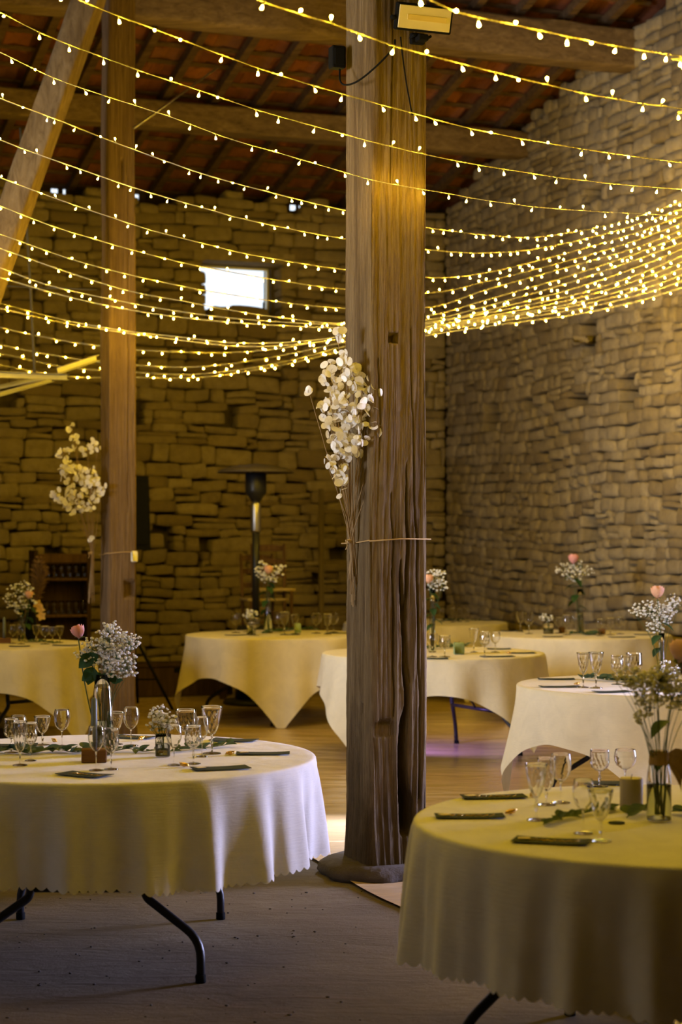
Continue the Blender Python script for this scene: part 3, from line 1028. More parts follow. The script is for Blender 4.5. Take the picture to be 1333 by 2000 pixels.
def square_cloth(c, R, half, corner, seed, mt):
    """square cloth over a round table; corner = angle of one hanging corner"""
    n, rows = 480, 20
    phis = [2 * PI * i / n for i in range(n)]
    P = [Vector((0, 0, 0))]
    for q in (.4, .8, .97):
        for ph in phis:
            P.append(Vector((R * q * math.cos(ph), R * q * math.sin(ph), 0)))
    prof = []
    for j in range(4):
        a = (j + 1) / 4 * PI / 2
        prof.append((R + .012 * math.sin(a) - .004, -.012 * (1 - math.cos(a)), 0))
    for j in range(1, rows + 1):
        prof.append((R + .008, 0, j / rows))
    for (r0, z0, k) in prof:
        for ph in phis:
            a = (ph - corner) % (PI / 2)
            a = min(a, PI / 2 - a)                    # angle from nearest corner
            dr = half / max(math.cos(PI / 4 - a), .5) - R if False else half / max(abs(math.cos(ph - corner + PI / 4)), abs(math.sin(ph - corner + PI / 4))) - R
            dr = dr * (1 - .06 * dr)
            dr = min(dr, TZ - .012)
            near = max(0, 1 - a / (PI / 4))
            sh = math.cos(10 * (ph - corner) + .8 * math.sin(3 * ph + seed)) * .6 + .4 * math.cos(17 * ph + seed)
            amp = .020 + .038 * near
            r_ = r0 + (k ** .8) * (amp * sh + .03 + .075 * near ** 2 * k)
            z = z0 - k * dr if k > 0 else z0
            if k > 0 and z > -.012:
                z = -.012 - .002 * k
            P.append(Vector((r_ * math.cos(ph), r_ * math.sin(ph), z)))
    fs = [(0, 1 + i, 1 + (i + 1) % n) for i in range(n)]
    for j in range(3 + len(prof) - 1):
        for i in range(n):
            i2 = (i + 1) % n
            fs.append((1 + j * n + i, 1 + (j + 1) * n + i, 1 + (j + 1) * n + i2, 1 + j * n + i2))
    mb = MB().add(P, fs)
    o = mb.build('tablecloth', mt)
    o.location = (c[0], c[1], TZ)
    return o

def bend_path(pts, rad=.06, k=5):
    """polyline with rounded corners"""
    pts = [Vector(p) for p in pts]
    out = [pts[0]]
    for i in range(1, len(pts) - 1):
        a, b, c = pts[i - 1], pts[i], pts[i + 1]
        r_ = min(rad, (a - b).length * .45, (c - b).length * .45)
        p0, p2 = b + (a - b).normalized() * r_, b + (c - b).normalized() * r_
        for j in range(k + 1):
            t = j / k
            out.append(p0 * (1 - t) ** 2 + b * 2 * t * (1 - t) + p2 * t * t)
    out.append(pts[-1])
    return out

leg_cache = {}
def folding_table(c, rz, R, label, spread=(.42, .56), inner=(.21, .43)):
    t = thing('folding_table', label, 'table', (c[0], c[1], 0), rz, 'round folding tables')
    if 'top' not in leg_cache:
        mb = MB().lathe([(R - .03, TZ - .036), (R - .022, TZ - .034), (R - .02, TZ - .02), (R - .022, TZ - .006), (R - .03, TZ - .004)], 64)
        leg_cache['top'] = mb.build('tabletop', M['bark'], t)
    else:
        o = leg_cache['top'].copy(); COL.objects.link(o); o.parent = t
    for sy in (-1, 1):
        for sx in (-1, 1):
            pts = [(sx * inner[0], sy * inner[1], TZ - .036), (sx * inner[0], sy * (inner[1] + .02), .34), (sx * inner[0], sy * (inner[1] + .03), .29),
                   (sx * spread[0], sy * (spread[1] - .01), .15), (sx * spread[0], sy * spread[1], 0)]
            lg = MB().tube(bend_path(pts, .08), .016, 10).build('leg', M['black'], t)
            MB().lathe([(.0165, 0.0), (.0195, .002), (.0195, .028), (.0165, .03)], 12, (sx * spread[0], sy * spread[1], 0)).build('rubber_foot', M['matteblack'], lg)
        cb = MB().tube([(-inner[0], sy * (inner[1] + .02), .318), (inner[0], sy * (inner[1] + .02), .318)], .014, 10)
        cb.build('crossbar', M['black'], t)
        br = MB().tube([(0, sy * (inner[1] + .02), .318), (0, sy * .12, TZ - .05)], .008, 8)
        br.build('brace', M['black'], t)
    return t

R = .82
TB = {
    1: dict(c=(-.925, 7.28), rz=.0, name='the lavender lit white table', tl='round folding table with black bent legs under the scalloped white cloth beside bare floor'),
    2: dict(c=(1.045, 5.62), rz=1.05, name='the big shaded table', tl='round folding table with black legs under the scalloped cloth at lower right'),
    3: dict(c=(-.55, 16.55), rz=.6, name='the patio heater table', tl='round folding table under the ivory cloth by the patio heater'),
    4: dict(c=(.687, 13.9), rz=2.04, inner=(.36, .35), spread=(.46, .47), name='the table behind the post', tl='round folding table with black crossbar half hidden by the thick post'),
    5: dict(c=(-2.82, 15.0), rz=.9, name='the left edge table', tl='round folding table under ivory cloth at the far left edge'),
    6: dict(c=(2.10, 16.6), rz=.3, name='the gable wall table', tl='round folding table under ivory cloth below the gable wall'),
    7: dict(c=(1.85, 10.85), rz=.35, name='the table behind the bottle', tl='round folding table under ivory cloth behind the burlap tied bottle'),
    8: dict(c=(.86, 18.95), rz=.2, name='the far corner table', tl='round folding table in the far corner where the stone walls meet'),
}
for k, d in TB.items():
    folding_table(d['c'], d['rz'], R, d['tl'], d.get('spread', (.42, .56)), d.get('inner', (.21, .43)))
o = round_cloth(TB[1]['c'], R, .375, 21, 2.3, '')
tag(o, 'white scalloped tablecloth lit lavender on one side, draped over the table beside bare floor', 'tablecloth', 'white scalloped tablecloths')
o = round_cloth(TB[2]['c'], R, .385, 23, 5.1, '')
tag(o, 'large white scalloped tablecloth in shade at lower right in front of the thick post', 'tablecloth', 'white scalloped tablecloths')
for k, cor, half, lab in ((3, -PI / 2 + .05, 1.17, 'ivory linen tablecloth by the patio heater with a pointed corner hanging in front'),
                          (4, -PI / 2 + PI / 4, 1.075, 'ivory linen tablecloth half hidden by the thick post with an arched opening over legs'),
                          (5, -PI / 2 + 1.0, 1.15, 'ivory linen tablecloth at the far left edge with one long hanging corner'),
                          (6, -PI / 2 + .7, 1.15, 'ivory linen tablecloth on the back table under the gable wall'),
                          (7, -PI / 2 - .12, 1.12, 'ivory linen tablecloth with a pale floor length corner behind the burlap tied bottle'),
                          (8, -PI / 2 + .4, 1.15, 'ivory linen tablecloth in the far corner, mostly behind the thick post')):
    o = square_cloth(TB[k]['c'], R, half, cor, k * 1.3, M['linen'])
    tag(o, lab, 'tablecloth', 'ivory square tablecloths')

# ================================================================== TABLEWARE
def put(t, px, py):                # a spot on the cloth of table t, from its photo pixel
    return on_plane(px, py, TZ + .001)

GL = {}
def glass_meshes(kind):
    if kind in GL:
        return GL[kind]
    n = 40
    cut = None
    if kind == 'plain':
        outer = [(.16, .43), (.45, .47), (.78, .56), (.95, .67), (1.0, .78), (.95, .90), (.86, 1.0)]
        jz, fr = .43, .92
    elif kind == 'tulip':
        outer = [(.14, .40), (.40, .43), (.78, .50), (.98, .60), (1.0, .70), (.92, .85), (.98, 1.0)]
        jz, fr = .40, .95
        cut = 12
    elif kind == 'vee':
        outer = [(.14, .40), (.34, .43), (.55, .52), (.72, .66), (.86, .82), (1.0, 1.0)]
        jz, fr = .40, .86
        cut = 10
    elif kind == 'flute':
        outer = [(.16, .30), (.45, .34), (.72, .44), (.90, .60), (.98, .80), (1.0, 1.0)]
        jz, fr = .30, 1.05
        cut = 12
    else:                           # goblet, broad cut bowl
        outer = [(.16, .42), (.48, .45), (.84, .53), (1.0, .64), (.98, .78), (.96, 1.0)]
        jz, fr = .42, .9
        cut = 14
    # refine the outer profile
    pr = []
    for (a, b) in zip(outer, outer[1:]):
        for k in range(3):
            t = k / 3
            pr.append((a[0] + (b[0] - a[0]) * t, a[1] + (b[1] - a[1]) * t))
    pr.append(outer[-1])
    inner = [(max(r_ - .055, .0), z + (.02 if i == 0 else 0)) for i, (r_, z) in enumerate(pr)][::-1]
    inner[-1] = (0.0, inner[-1][1])
    npr = len(pr)
    def mod(i, k, z):
        if not cut or i >= npr or z > .88 or i == 0:
            return 1
        zz = (z - jz) / (1 - jz)
        return 1 + .035 * abs(math.sin(k / n * PI * cut + zz * 7)) * abs(math.sin(k / n * PI * cut - zz * 7)) * 2 - .03
    m = M['crystal'] if cut else M['glass']
    b = MB().lathe([(0.0, pr[0][1] - .004)] + pr + inner, n, (0, 0, 0), (lambda i, k, z: mod(i - 1, k, z)) if cut else None)
    bowl = b.build('bowl', m)
    s = MB()
    if cut:
        s.lathe([(.10, .045), (.085, .10), (.10, .18), (.17, .235), (.10, .285), (.09, .34), (.13, jz - .004)], 8)
    else:
        s.lathe([(.09, .045), (.06, .10), (.055, .22), (.065, .33), (.13, jz - .004)], 14)
    stem = s.build('stem', m)
    f_ = MB().lathe([(fr * .98, 0), (fr, .010), (fr * .9, .022), (fr * .5, .034), (.10, .046)], 32)
    foot = f_.build('foot', m)
    GL[kind] = [bowl, stem, foot]
    return GL[kind]

used = set()
def glass(kind, base, h, rad, label, group):
    base = Vector(base)
    parts = glass_meshes(kind)
    t = thing('wine_glass', label, 'glass', base, rng.uniform(0, 6), group)
    t.scale = (rad, rad, h)
    for p in parts:
        if p.name not in used:
            used.add(p.name); p.parent = t
        else:
            c = p.copy(); COL.objects.link(c); c.parent = t
    return t

KN = {'plain': 'smooth wine glass', 'tulip': 'cut crystal tulip glass', 'vee': 'cut crystal V shaped glass', 'flute': 'narrow cut crystal flute', 'goblet': 'broad cut crystal goblet'}
ORD = ['first', 'second', 'third', 'fourth', 'fifth', 'sixth', 'seventh', 'eighth', 'ninth', 'tenth', 'eleventh', 'twelfth', 'thirteenth', 'fourteenth', 'fifteenth']
def glasses(tk, rows):
    """rows: kind, base px, base py, top py, half width px, optional own label"""
    rows = sorted(rows, key=lambda q: q[1])
    for i, q in enumerate(rows):
        kind, px, py, top, hw = q[:5]
        b = put(tk, px, py)
        h = (py - top) * b.y / F
        lab = q[5] if len(q) > 5 else f"{KN[kind]}, {ORD[i]} glass from the left on {TB[tk]['name']}"
        glass(kind, b, h * .98, hw * b.y / F, lab, 'glasses on ' + TB[tk]['name'])

glasses(1, [
    ('tulip', 22, 1470, 1402, 15), ('plain', 36, 1458, 1396, 16), ('flute', 39, 1495, 1406, 14), ('tulip', 60, 1486, 1409, 12.5), ('vee', 83, 1455, 1397, 17),
    ('plain', 121, 1458, 1384, 16, 'tall smooth wine glass standing alone between flute cluster and wooden candle block on white table'),
    ('plain', 188, 1505, 1416, 16, 'smooth wine glass right in front of the blue grey taper candle'),
    ('tulip', 217, 1503, 1421, 15.5, 'cut crystal tulip glass just beside the glass that stands before the taper candle'),
    ('vee', 226, 1454, 1389, 17, 'cut crystal V shaped glass behind the tall clear vase with baby breath'),
    ('plain', 256, 1457, 1379, 16, 'smooth wine glass between the tall clear vase and the small jar of white flowers'),
    ('plain', 340, 1495, 1413, 15.5, 'smooth wine glass directly beside the small jar of white flowers'),
    ('goblet', 363, 1460, 1384, 21, 'broad cut crystal goblet behind the cluster next to the small flower jar'),
    ('tulip', 378, 1492, 1415, 16, 'cut crystal tulip glass at the front of the cluster by the small flower jar'),
    ('plain', 395, 1478, 1398, 13, 'slim smooth wine glass in the cluster by the tallest V shaped glass'),
    ('vee', 414, 1472, 1377, 21.5, 'tallest cut crystal V shaped glass at the end of the cluster on the white table')])
glasses(2, [
    ('vee', 1048, 1602, 1489, 22, 'cut crystal V shaped glass in front of two others near the two parallel dark cards'),
    ('flute', 1068, 1572, 1478, 18, 'cut crystal straight flute behind the V shaped glass at lower right table'),
    ('plain', 1096, 1568, 1470, 21, 'round smooth wine glass at the rear of the first cluster at lower right table'),
    ('goblet', 1172, 1536, 1463, 19, 'cut crystal goblet at the far rim of the big table behind the taupe candle'),
    ('plain', 1222, 1533, 1462, 22, 'smooth wine glass at the far rim of the big table above the taupe candle'),
    ('plain', 1140, 1628, 1520, 21, 'smooth wine glass standing before the taupe pillar candle and the eucalyptus'),
    ('vee', 1174, 1643, 1540, 25, 'cut crystal V shaped glass nearest the front dark card on the big table')])
glasses(3, [('plain', 461, 1236, 1197, 10), ('plain', 484, 1234, 1195, 10), ('tulip', 496, 1241, 1206, 12), ('tulip', 545, 1233, 1195, 9), ('vee', 556, 1240, 1194, 11),
            ('vee', 576, 1238, 1199, 9), ('plain', 618, 1237, 1197, 11), ('vee', 640, 1239, 1198, 9.5), ('plain', 652, 1235, 1197, 10)])
glasses(4, [('plain', 845, 1283, 1236, 11), ('tulip', 869, 1283, 1240, 12), ('vee', 926, 1274, 1226, 9.5), ('tulip', 947, 1282, 1232, 10), ('plain', 968, 1274, 1233, 10)])
glasses(5, [('plain', 25, 1257, 1220, 8), ('plain', 41, 1258, 1218, 8.5), ('vee', 71, 1254, 1220, 9), ('plain', 88, 1258, 1222, 10), ('tulip', 103, 1255, 1224, 7), ('vee', 117, 1255, 1222, 9)])
glasses(6, [('vee', 1017, 1234, 1193, 9), ('goblet', 1034, 1238, 1196, 9), ('plain', 1092, 1237, 1205, 8.5), ('tulip', 1107, 1240, 1200, 8.5), ('plain', 1122, 1235, 1199, 8),
            ('plain', 1173, 1242, 1208, 8.5), ('tulip', 1193, 1240, 1206, 9), ('plain', 1212, 1238, 1204, 9)])
glasses(7, [('vee', 1140, 1343, 1273, 13), ('vee', 1165, 1344, 1272, 15), ('tulip', 1206, 1337, 1279, 12), ('goblet', 1239, 1341, 1274, 16), ('plain', 1222, 1333, 1280, 11)])
glasses(8, [('plain', 863, 1214, 1187, 7), ('vee', 885, 1215, 1187, 6.5), ('plain', 898, 1214, 1188, 6.5), ('plain', 913, 1214, 1188, 6.5)])

# ---- menu cards
def card(tk, px, py, ang, L, W, label, tagged=False, gold=False):
    b = put(tk, px, py)
    t = thing('menu_card', label, 'menu card', b + Vector((0, 0, .001)), ang, 'dark menu cards on ' + TB[tk]['name'])
    mb = MB()
    P = []
    nx, ny = 9, 4
    for lay in (0, 1):
        for j in range(ny):
            for i in range(nx):
                u, v = -1 + 2 * i / (nx - 1), -1 + 2 * j / (ny - 1)
                P.append((u * L / 2, v * W / 2, .0022 * lay + .003 * u * u + .001))
    n = nx * ny
    fs = [(j * nx + i, j * nx + i + 1, (j + 1) * nx + i + 1, (j + 1) * nx + i) for j in range(ny - 1) for i in range(nx - 1)]
    fs2 = [tuple(n + q for q in f) for f in fs]
    ring = [i for i in range(nx)] + [j * nx + nx - 1 for j in range(1, ny)] + [(ny - 1) * nx + i for i in range(nx - 2, -1, -1)] + [j * nx for j in range(ny - 2, 0, -1)]
    sd = [(ring[a], ring[(a + 1) % len(ring)], n + ring[(a + 1) % len(ring)], n + ring[a]) for a in range(len(ring))]
    mb.add(P, [f[::-1] for f in fs] + fs2 + sd)
    mb.build('card', M['slate'], t, smooth=False)
    if tagged:
        MB().bbox((-L * .36, .0, .0075), (.034, .03, .002), .0005, Matrix.Rotation(.3, 3, 'Z')).build('name_tag', M['paper'], t, smooth=False)
    if gold:
        g = MB()
        for k in range(7):
            a = -.06 + k * .02
            g.tube([(a, -.012 + .008 * math.sin(k * 2), .0046), (a + .012, .004, .0046), (a + .018, .016 * math.cos(k), .0046)], .0012, 5)
        g.build('gold_print', M['gold'], t)
    return t
TN = TB[1]['name']
for args in [
    (1, 165, 1515, -.55, .19, .10, 'dark menu card under the foot of the glass before the taper candle', False, True),
    (1, 431, 1502, .3, .21, .10, 'dark menu card at the front rim of the white table before the glass cluster', True, False),
    (1, 514, 1473, .02, .21, .085, 'dark menu card lying straight near the bare side of the white table', True, False),
    (1, 457, 1447, -.25, .19, .10, 'dark menu card at the back of the white table behind the tallest glass', False, False),
    (1, 262, 1441, -.35, .18, .11, 'dark menu card at the back of the white table behind the small flower jar', False, True),
    (1, 25, 1457, .1, .2, .09, 'dark menu card behind the flute cluster at the rim of the white table', False, False),
    (2, 965, 1558, .12, .21, .085, 'dark card on the big white table, farther one of the two parallel cards', True, True),
    (2, 918, 1596, .03, .21, .085, 'dark card on the big white table, lower one of the two parallel cards', True, True),
    (2, 1077, 1645, -.28, .21, .10, 'dark card with gold print at the front rim of the big white table', True, True),
    (2, 1196, 1531, 0, .19, .09, 'dark card at the far rim of the big table behind the taupe candle', False, False),
    (3, 462, 1241, .2, .2, .1, 'dark card at the heater side end of the ivory table', True, False),
    (3, 568, 1240, .0, .17, .1, 'dark card under the V shaped glass beside the sage candle by the heater', False, False),
    (3, 658, 1237, -.1, .2, .1, 'dark card at the post side end of the table by the heater', False, False),
    (4, 855, 1287, .0, .15, .11, 'dark card at the front rim of the half hidden table touching the thick post edge', False, False),
    (4, 972, 1283, .2, .24, .1, 'dark card in front of three glasses on the half hidden table', True, False),
    (4, 1020, 1276, .1, .19, .1, 'dark card at the outer end of the half hidden table', True, False),
    (4, 975, 1268, 0, .18, .1, 'dark card behind the three glasses on the half hidden table', False, False),
    (5, 38, 1263, .1, .16, .1, 'dark card at the front rim of the table at the left edge', False, False),
    (5, 128, 1261, .0, .2, .1, 'dark card at the outer end of the table at the left edge', False, False),
    (6, 1080, 1244, 0, .17, .1, 'dark card at the front of the back table near the small flower jar', False, False),
    (6, 1000, 1233, 0, .2, .1, 'dark card at the post side end of the back table under the gable wall', False, False),
    (6, 1215, 1245, .1, .22, .1, 'dark card at the front of the back table under the three glasses', False, False),
    (6, 1262, 1240, 0, .2, .1, 'dark card at the wall side end of the back table', False, False),
    (7, 1087, 1327, -.05, .22, .1, 'dark card farther from us at the curved end of the table behind the burlap bottle', True, False),
    (7, 1094, 1342, .08, .23, .085, 'dark card nearer us at the curved end of the table behind the burlap bottle', True, False),
    (7, 1196, 1352, .25, .2, .1, 'dark card at the front rim of the table behind the burlap bottle', False, False),
    (8, 880, 1212, 0, .2, .1, 'dark card under the three glasses on the table in the far corner', False, False),
    (8, 960, 1212, .1, .2, .1, 'dark card at the open end of the table in the far corner', False, False)]:
    card(*args)

# ---- wrapped sweets
def sweet(tk, px, py, label):
    b = put(tk, px, py)
    r_ = random.Random(px)
    mb = MB()
    mb.ball((0, 0, .009), .011, (1.25, .9, .8))
    mb.lathe([(.002, .0), (.009, .012)], 8, (.012, 0, .004)); mb.lathe([(.009, .0), (.002, .010)], 8, (-.013, 0, .004))
    o = mb.build('wrapped_sweet', M['gold'])
    o.location = b; o.rotation_euler = (0, 0, r_.uniform(0, 3))
    tag(o, label, 'sweet', 'gold wrapped sweets')
for a in [(1, 450, 1475, 'gold wrapped sweet beside the straight dark card on the white table'), (1, 360, 1498, 'gold wrapped sweet at the foot of the smooth glass by the flower jar'),
          (1, 276, 1446, 'gold wrapped sweet by the back dark card of the white table'), (1, 106, 1450, 'gold wrapped sweet behind the lone wine glass on the white table'),
          (2, 998, 1591, 'gold wrapped sweet at the end of the lower parallel card on the big table'), (2, 1041, 1556, 'gold wrapped sweet at the end of the farther parallel card on the big table'),
          (4, 994, 1277, 'gold wrapped sweet beside the outer card on the half hidden table'), (7, 1128, 1338, 'gold wrapped sweet between the glasses and the cards behind the burlap bottle')]:
    sweet(*a)

# ---- candles
def candle(tk, px, py, h, rad, m, label, sq=False):
    b = put(tk, px, py)
    t = thing('candle', label, 'candle', b)
    if sq:
        MB().bbox((0, 0, h / 2), (rad * 2, rad * 2, h), .006).build('wax', M[m], t)
    else:
        MB().lathe([(rad * .97, 0), (rad, .004), (rad, h - .004), (rad * .94, h), (rad * .5, h - .003), (.002, h - .004)], 28).build('wax', M[m], t)
    MB().tube([(0, 0, h - .005), (.001, 0, h + .006), (.003, 0, h + .011)], .0011, 6).build('wick', M['matteblack'], t)
    return t
def taper(tk, px, py, h, rad, bw, bh, label, blabel, m='bluecandle'):
    b = put(tk, px, py)
    k = thing('candle_holder', blabel, 'candle holder', b, .12)
    MB().bbox((0, 0, bh / 2), (bw, bw * .75, bh), .003).build('block', M['block'], k, smooth=False)
    t = thing('taper_candle', label, 'candle', b + Vector((0, 0, bh - .002)))
    MB().lathe([(rad, 0), (rad * .98, h * .5), (rad * .9, h * .96), (rad * .5, h), (.001, h + .002)], 20).build('wax', M[m], t)
    MB().tube([(0, 0, h), (.001, 0, h + .010)], .001, 6).build('wick', M['matteblack'], t)
taper(1, 184, 1488, .195, .0125, .095, .05, 'blue grey taper candle standing in a wooden block on the white table', 'square wooden block holding the blue grey taper candle')
candle(2, 1234, 1580, .098, .036, 'greycandle', 'thick taupe pillar candle on the big white table beside the burlap tied bottle')
candle(3, 582, 1236, .085, .030, 'sage', 'small sage green candle on the ivory table by the patio heater', True)
candle(4, 897, 1278, .088, .039, 'sage', 'sage green block candle on the half hidden table beside the thick post', True)
taper(5, 8, 1256, .17, .012, .11, .04, 'dark taper candle at the left edge on the ivory table', 'wooden block under the dark taper at the left edge')
candle(6, 1176, 1239, .05, .03, 'block', 'brown candle block on the back table under the gable wall', True)
candle(6, 1098, 1236, .05, .028, 'block', 'brown candle block beside the small flower jar on the back table', True)

# ---- vases and flowers
def vase(p, prof, label, water=.5, name='vase', m='glass', n=32):
    """prof: outer (r, z) from base up"""
    t = thing(name, label, 'vase', p)
    th = .0016
    inner = [(max(r_ - th, .001), z + (.006 if i == 0 else 0)) for i, (r_, z) in enumerate(prof)][::-1]
    MB().lathe([(0.0, 0)] + prof + inner + [(0.0, .006)], n).build('glass_body', M[m], t)
    if water:
        H = prof[-1][1] * water
        wp = [(max(r_ - th + .0006, .001), max(z, .0075)) for r_, z in prof if z < H]
        r_top = np.interp(H, [q[1] for q in prof], [q[0] for q in prof]) - th + .0006
        MB().lathe([(0.0, .0075)] + wp + [(float(r_top), H), (0.0, H)], n).build('water', M['water'], t)
    return t

def leaf_pts(mb, o, d, up, L, W, bend=.25, fold_=.25):
    o, d = Vector(o), Vector(d).normalized()
    up = Vector(up)
    sd = d.cross(up).normalized() if d.cross(up).length > 1e-4 else d.orthogonal().normalized()
    nn = sd.cross(d).normalized()
    P, fs = [], []
    m = 7
    for i in range(m):
        t = i / (m - 1)
        w = W * (math.sin(PI * t ** .75)) ** .9 if 0 < t < 1 else 0.0
        c = o + d * (L * t) - nn * (bend * L * t * t)
        for k in (-1, -.5, 0, .5, 1):
            P.append(c + sd * (w * k / 2) + nn * (abs(k) * w * fold_ * .5))
    for i in range(m - 1):
        for k in range(4):
            fs.append((i * 5 + k, i * 5 + k + 1, (i + 1) * 5 + k + 1, (i + 1) * 5 + k))
    mb.add(P, fs)

def rose(base, head, label, rad, colr, leaves=4, seed=1, tilt=(0, 0, 1)):
    """base: foot of the stem, head: middle of the bloom"""
    r_ = random.Random(seed)
    base, head = Vector(base), Vector(head)
    t = thing('rose', label, 'flower', base)
    h = head - base
    mid = h * .55 + Vector((r_.uniform(-.02, .02), r_.uniform(-.02, .02), 0))
    st, _ = smooth3([(0, 0, 0), mid, h - Vector((0, 0, rad * .8))], 14)
    MB().tube(st, .0026, 6).build('stem', M['stem'], t)
    ax = Vector(tilt).normalized()
    q = Vector((0, 0, 1)).rotation_difference(ax).to_matrix()
    mb = MB()
    for ring, (np_, r0, hh, op) in enumerate(((3, .35, .95, .05), (4, .58, 1.0, .12), (5, .82, .98, .3), (6, 1.0, .86, .55))):
        for k in range(np_):
            a0 = 2 * PI * k / np_ + ring * .7
            P = []
            nu, nv = 7, 6
            for j in range(nv):
                v = j / (nv - 1)
                for i in range(nu):
                    u = -1 + 2 * i / (nu - 1)
                    wid = 1.15 * PI / np_ * (math.sin(PI * (.12 + .62 * v)) ** .7)
                    a = a0 + u * wid
                    rr = rad * r0 * (math.sin(PI * (.08 + .60 * v)) ** .8) + rad * op * .5 * max(0, v - .7) ** 1.1 * 2
                    zz = rad * hh * (2.0 * v - .95) - rad * .20 * (u * u) * v - rad * op * .55 * max(0, v - .75) * 2
                    P.append(q @ Vector((rr * math.cos(a), rr * math.sin(a), zz)) + h)
            mb.grid(P, nu, nv)
    mb.ball(h, rad * .45, (1, 1, 1.3))
    mb.build('bloom', M[colr], t)
    sp = MB()
    for k in range(5):
        a = 2 * PI * k / 5
        leaf_pts(sp, h - ax * rad * .75, (math.cos(a), math.sin(a), .1), (0, 0, 1), rad * 1.0, rad * .4, .3)
    sp.build('sepals', M['stem'], t)
    for k in range(leaves):
        f_ = .45 + .45 * k / max(leaves - 1, 1)
        p = st[int(f_ * 13)]
        a = seed + k * 2.3
        lb = MB()
        d = Vector((math.cos(a), math.sin(a) * .6, -.25))
        leaf_pts(lb, p + d * .006, d, (0, 0, 1), rad * 2.3, rad * 1.55, .35)
        lb.build('leaf', M['leaf'], t)
    return t

def gyps(base, lobes, label, n, seed, br=.0075, nstem=6):
    """spray of baby's breath: lobes = (centre, radii); stems rise from base"""
    r_ = random.Random(seed)
    base = Vector(base)
    t = thing('baby_breath', label, 'flower spray', base)
    st, bl = MB(), MB()
    tot = sum(l[1][0] * l[1][1] * l[1][2] for l in lobes)
    for (c, rad) in lobes:
        c = Vector(c) - base
        m = max(5, int(n * rad[0] * rad[1] * rad[2] / tot))
        hubs = []
        for k in range(max(2, nstem * m // n + 1)):
            hp = c + Vector((r_.uniform(-.55, .55) * rad[0], r_.uniform(-.55, .55) * rad[1], r_.uniform(-.75, .1) * rad[2]))
            hubs.append(hp)
            g = Vector((r_.uniform(-.008, .008), r_.uniform(-.008, .008), .005))
            mid = g.lerp(hp, .55) + Vector((0, 0, .1 * (hp - g).length * .5))
            mid.x = g.x + (hp.x - g.x) * .35; mid.y = g.y + (hp.y - g.y) * .35
            pt, _ = smooth3([g, mid, hp], 8)
            st.tube(pt, [.0017 - .0007 * i / 7 for i in range(8)], 4, False)
        for k in range(m):
            while True:
                u = Vector((r_.uniform(-1, 1), r_.uniform(-1, 1), r_.uniform(-1, 1)))
                if .12 < u.length < 1:
                    break
            p = c + Vector((u.x * rad[0], u.y * rad[1], u.z * rad[2]))
            hb = min(hubs, key=lambda q: (q - p).length)
            st.tube([hb, hb.lerp(p, .5) + Vector((0, 0, -.006)), p], .0006, 3, False)
            s = br * r_.uniform(.5, 1.2)
            bl.ball(p, s, (1, 1, .75))
    st.build('stems', M['stem'], t)
    bl.build('blossoms', M['gyps'], t)
    return t

def spray_at(pxs, Y, dep):      # lobes given as photo ellipses at depth Y
    out = []
    for (x, y, rx, ry) in pxs:
        k = Y / F
        out.append((at(x, y, Y), (rx * k, max(rx, ry) * k * dep, ry * k)))
    return out

# table 1: tall clear vase, spray, pink rose; small jar with spray
v1 = put(1, 200, 1474)
vase(v1, [(.036, 0), (.042, .006), (.043, .10), (.040, .19), (.033, .26), (.026, .315)], 'tall clear tapering vase behind the taper candle on the white table', .42)
Y1 = v1.y
gyps(v1 + Vector((.004, 0, .012)), spray_at([(215, 1250, 30, 34), (218, 1228, 20, 18), (248, 1255, 26, 22), (232, 1290, 38, 36), (186, 1262, 26, 24), (165, 1278, 24, 14), (262, 1248, 16, 14), (205, 1290, 24, 22), (252, 1310, 18, 18)], Y1, .9),
     'cloud of white baby breath in the tall clear vase on the white table', 620, 4, .0062)
rose(v1 + Vector((-.012, .006, .012)), at(153, 1234, Y1), 'pink rosebud leaning out of the tall clear vase on the white table', .027, 'pink', 0, 3, (-.35, 0, 1))
def loose_leaves(parent_name, items, Y, m, dst):
    for (x, y, dx, dy, L, W) in items:
        lb = MB()
        leaf_pts(lb, at(x, y, Y) - dst.location, (dx, -.15, dy), (0, -1, .35), L, W, .15)
        lb.build('leaf', M[m], dst)
ro = [o for o in COL.objects if o.name.startswith('rose')][-1] if False else [o for o in COL.objects if o.get('label', '').startswith('pink rosebud')][0]
loose_leaves('leaf', [(182, 1280, -.6, -.5, .075, .06), (176, 1273, .2, -1, .06, .06), (182, 1302, -.3, -1, .075, .06), (180, 1315, -.8, -.55, .05, .045), (188, 1312, .2, -.8, .05, .04), (192, 1325, .8, .1, .065, .035), (208, 1318, .9, -.5, .055, .035), (216, 1330, .9, .1, .05, .03)], Y1, 'leaf', ro)
j1 = put(1, 318, 1478)
vase(j1, [(.026, 0), (.029, .004), (.029, .07), (.027, .088)], 'small clear jar of white flowers on the white table', .55, 'flower_jar')
gyps(j1 + Vector((0, 0, .012)), spray_at([(313, 1395, 24, 22), (330, 1408, 18, 18), (292, 1415, 10, 12), (310, 1415, 20, 16)], j1.y, .9), 'small white baby breath posy in the jar on the white table', 150, 9, .0070, 5)

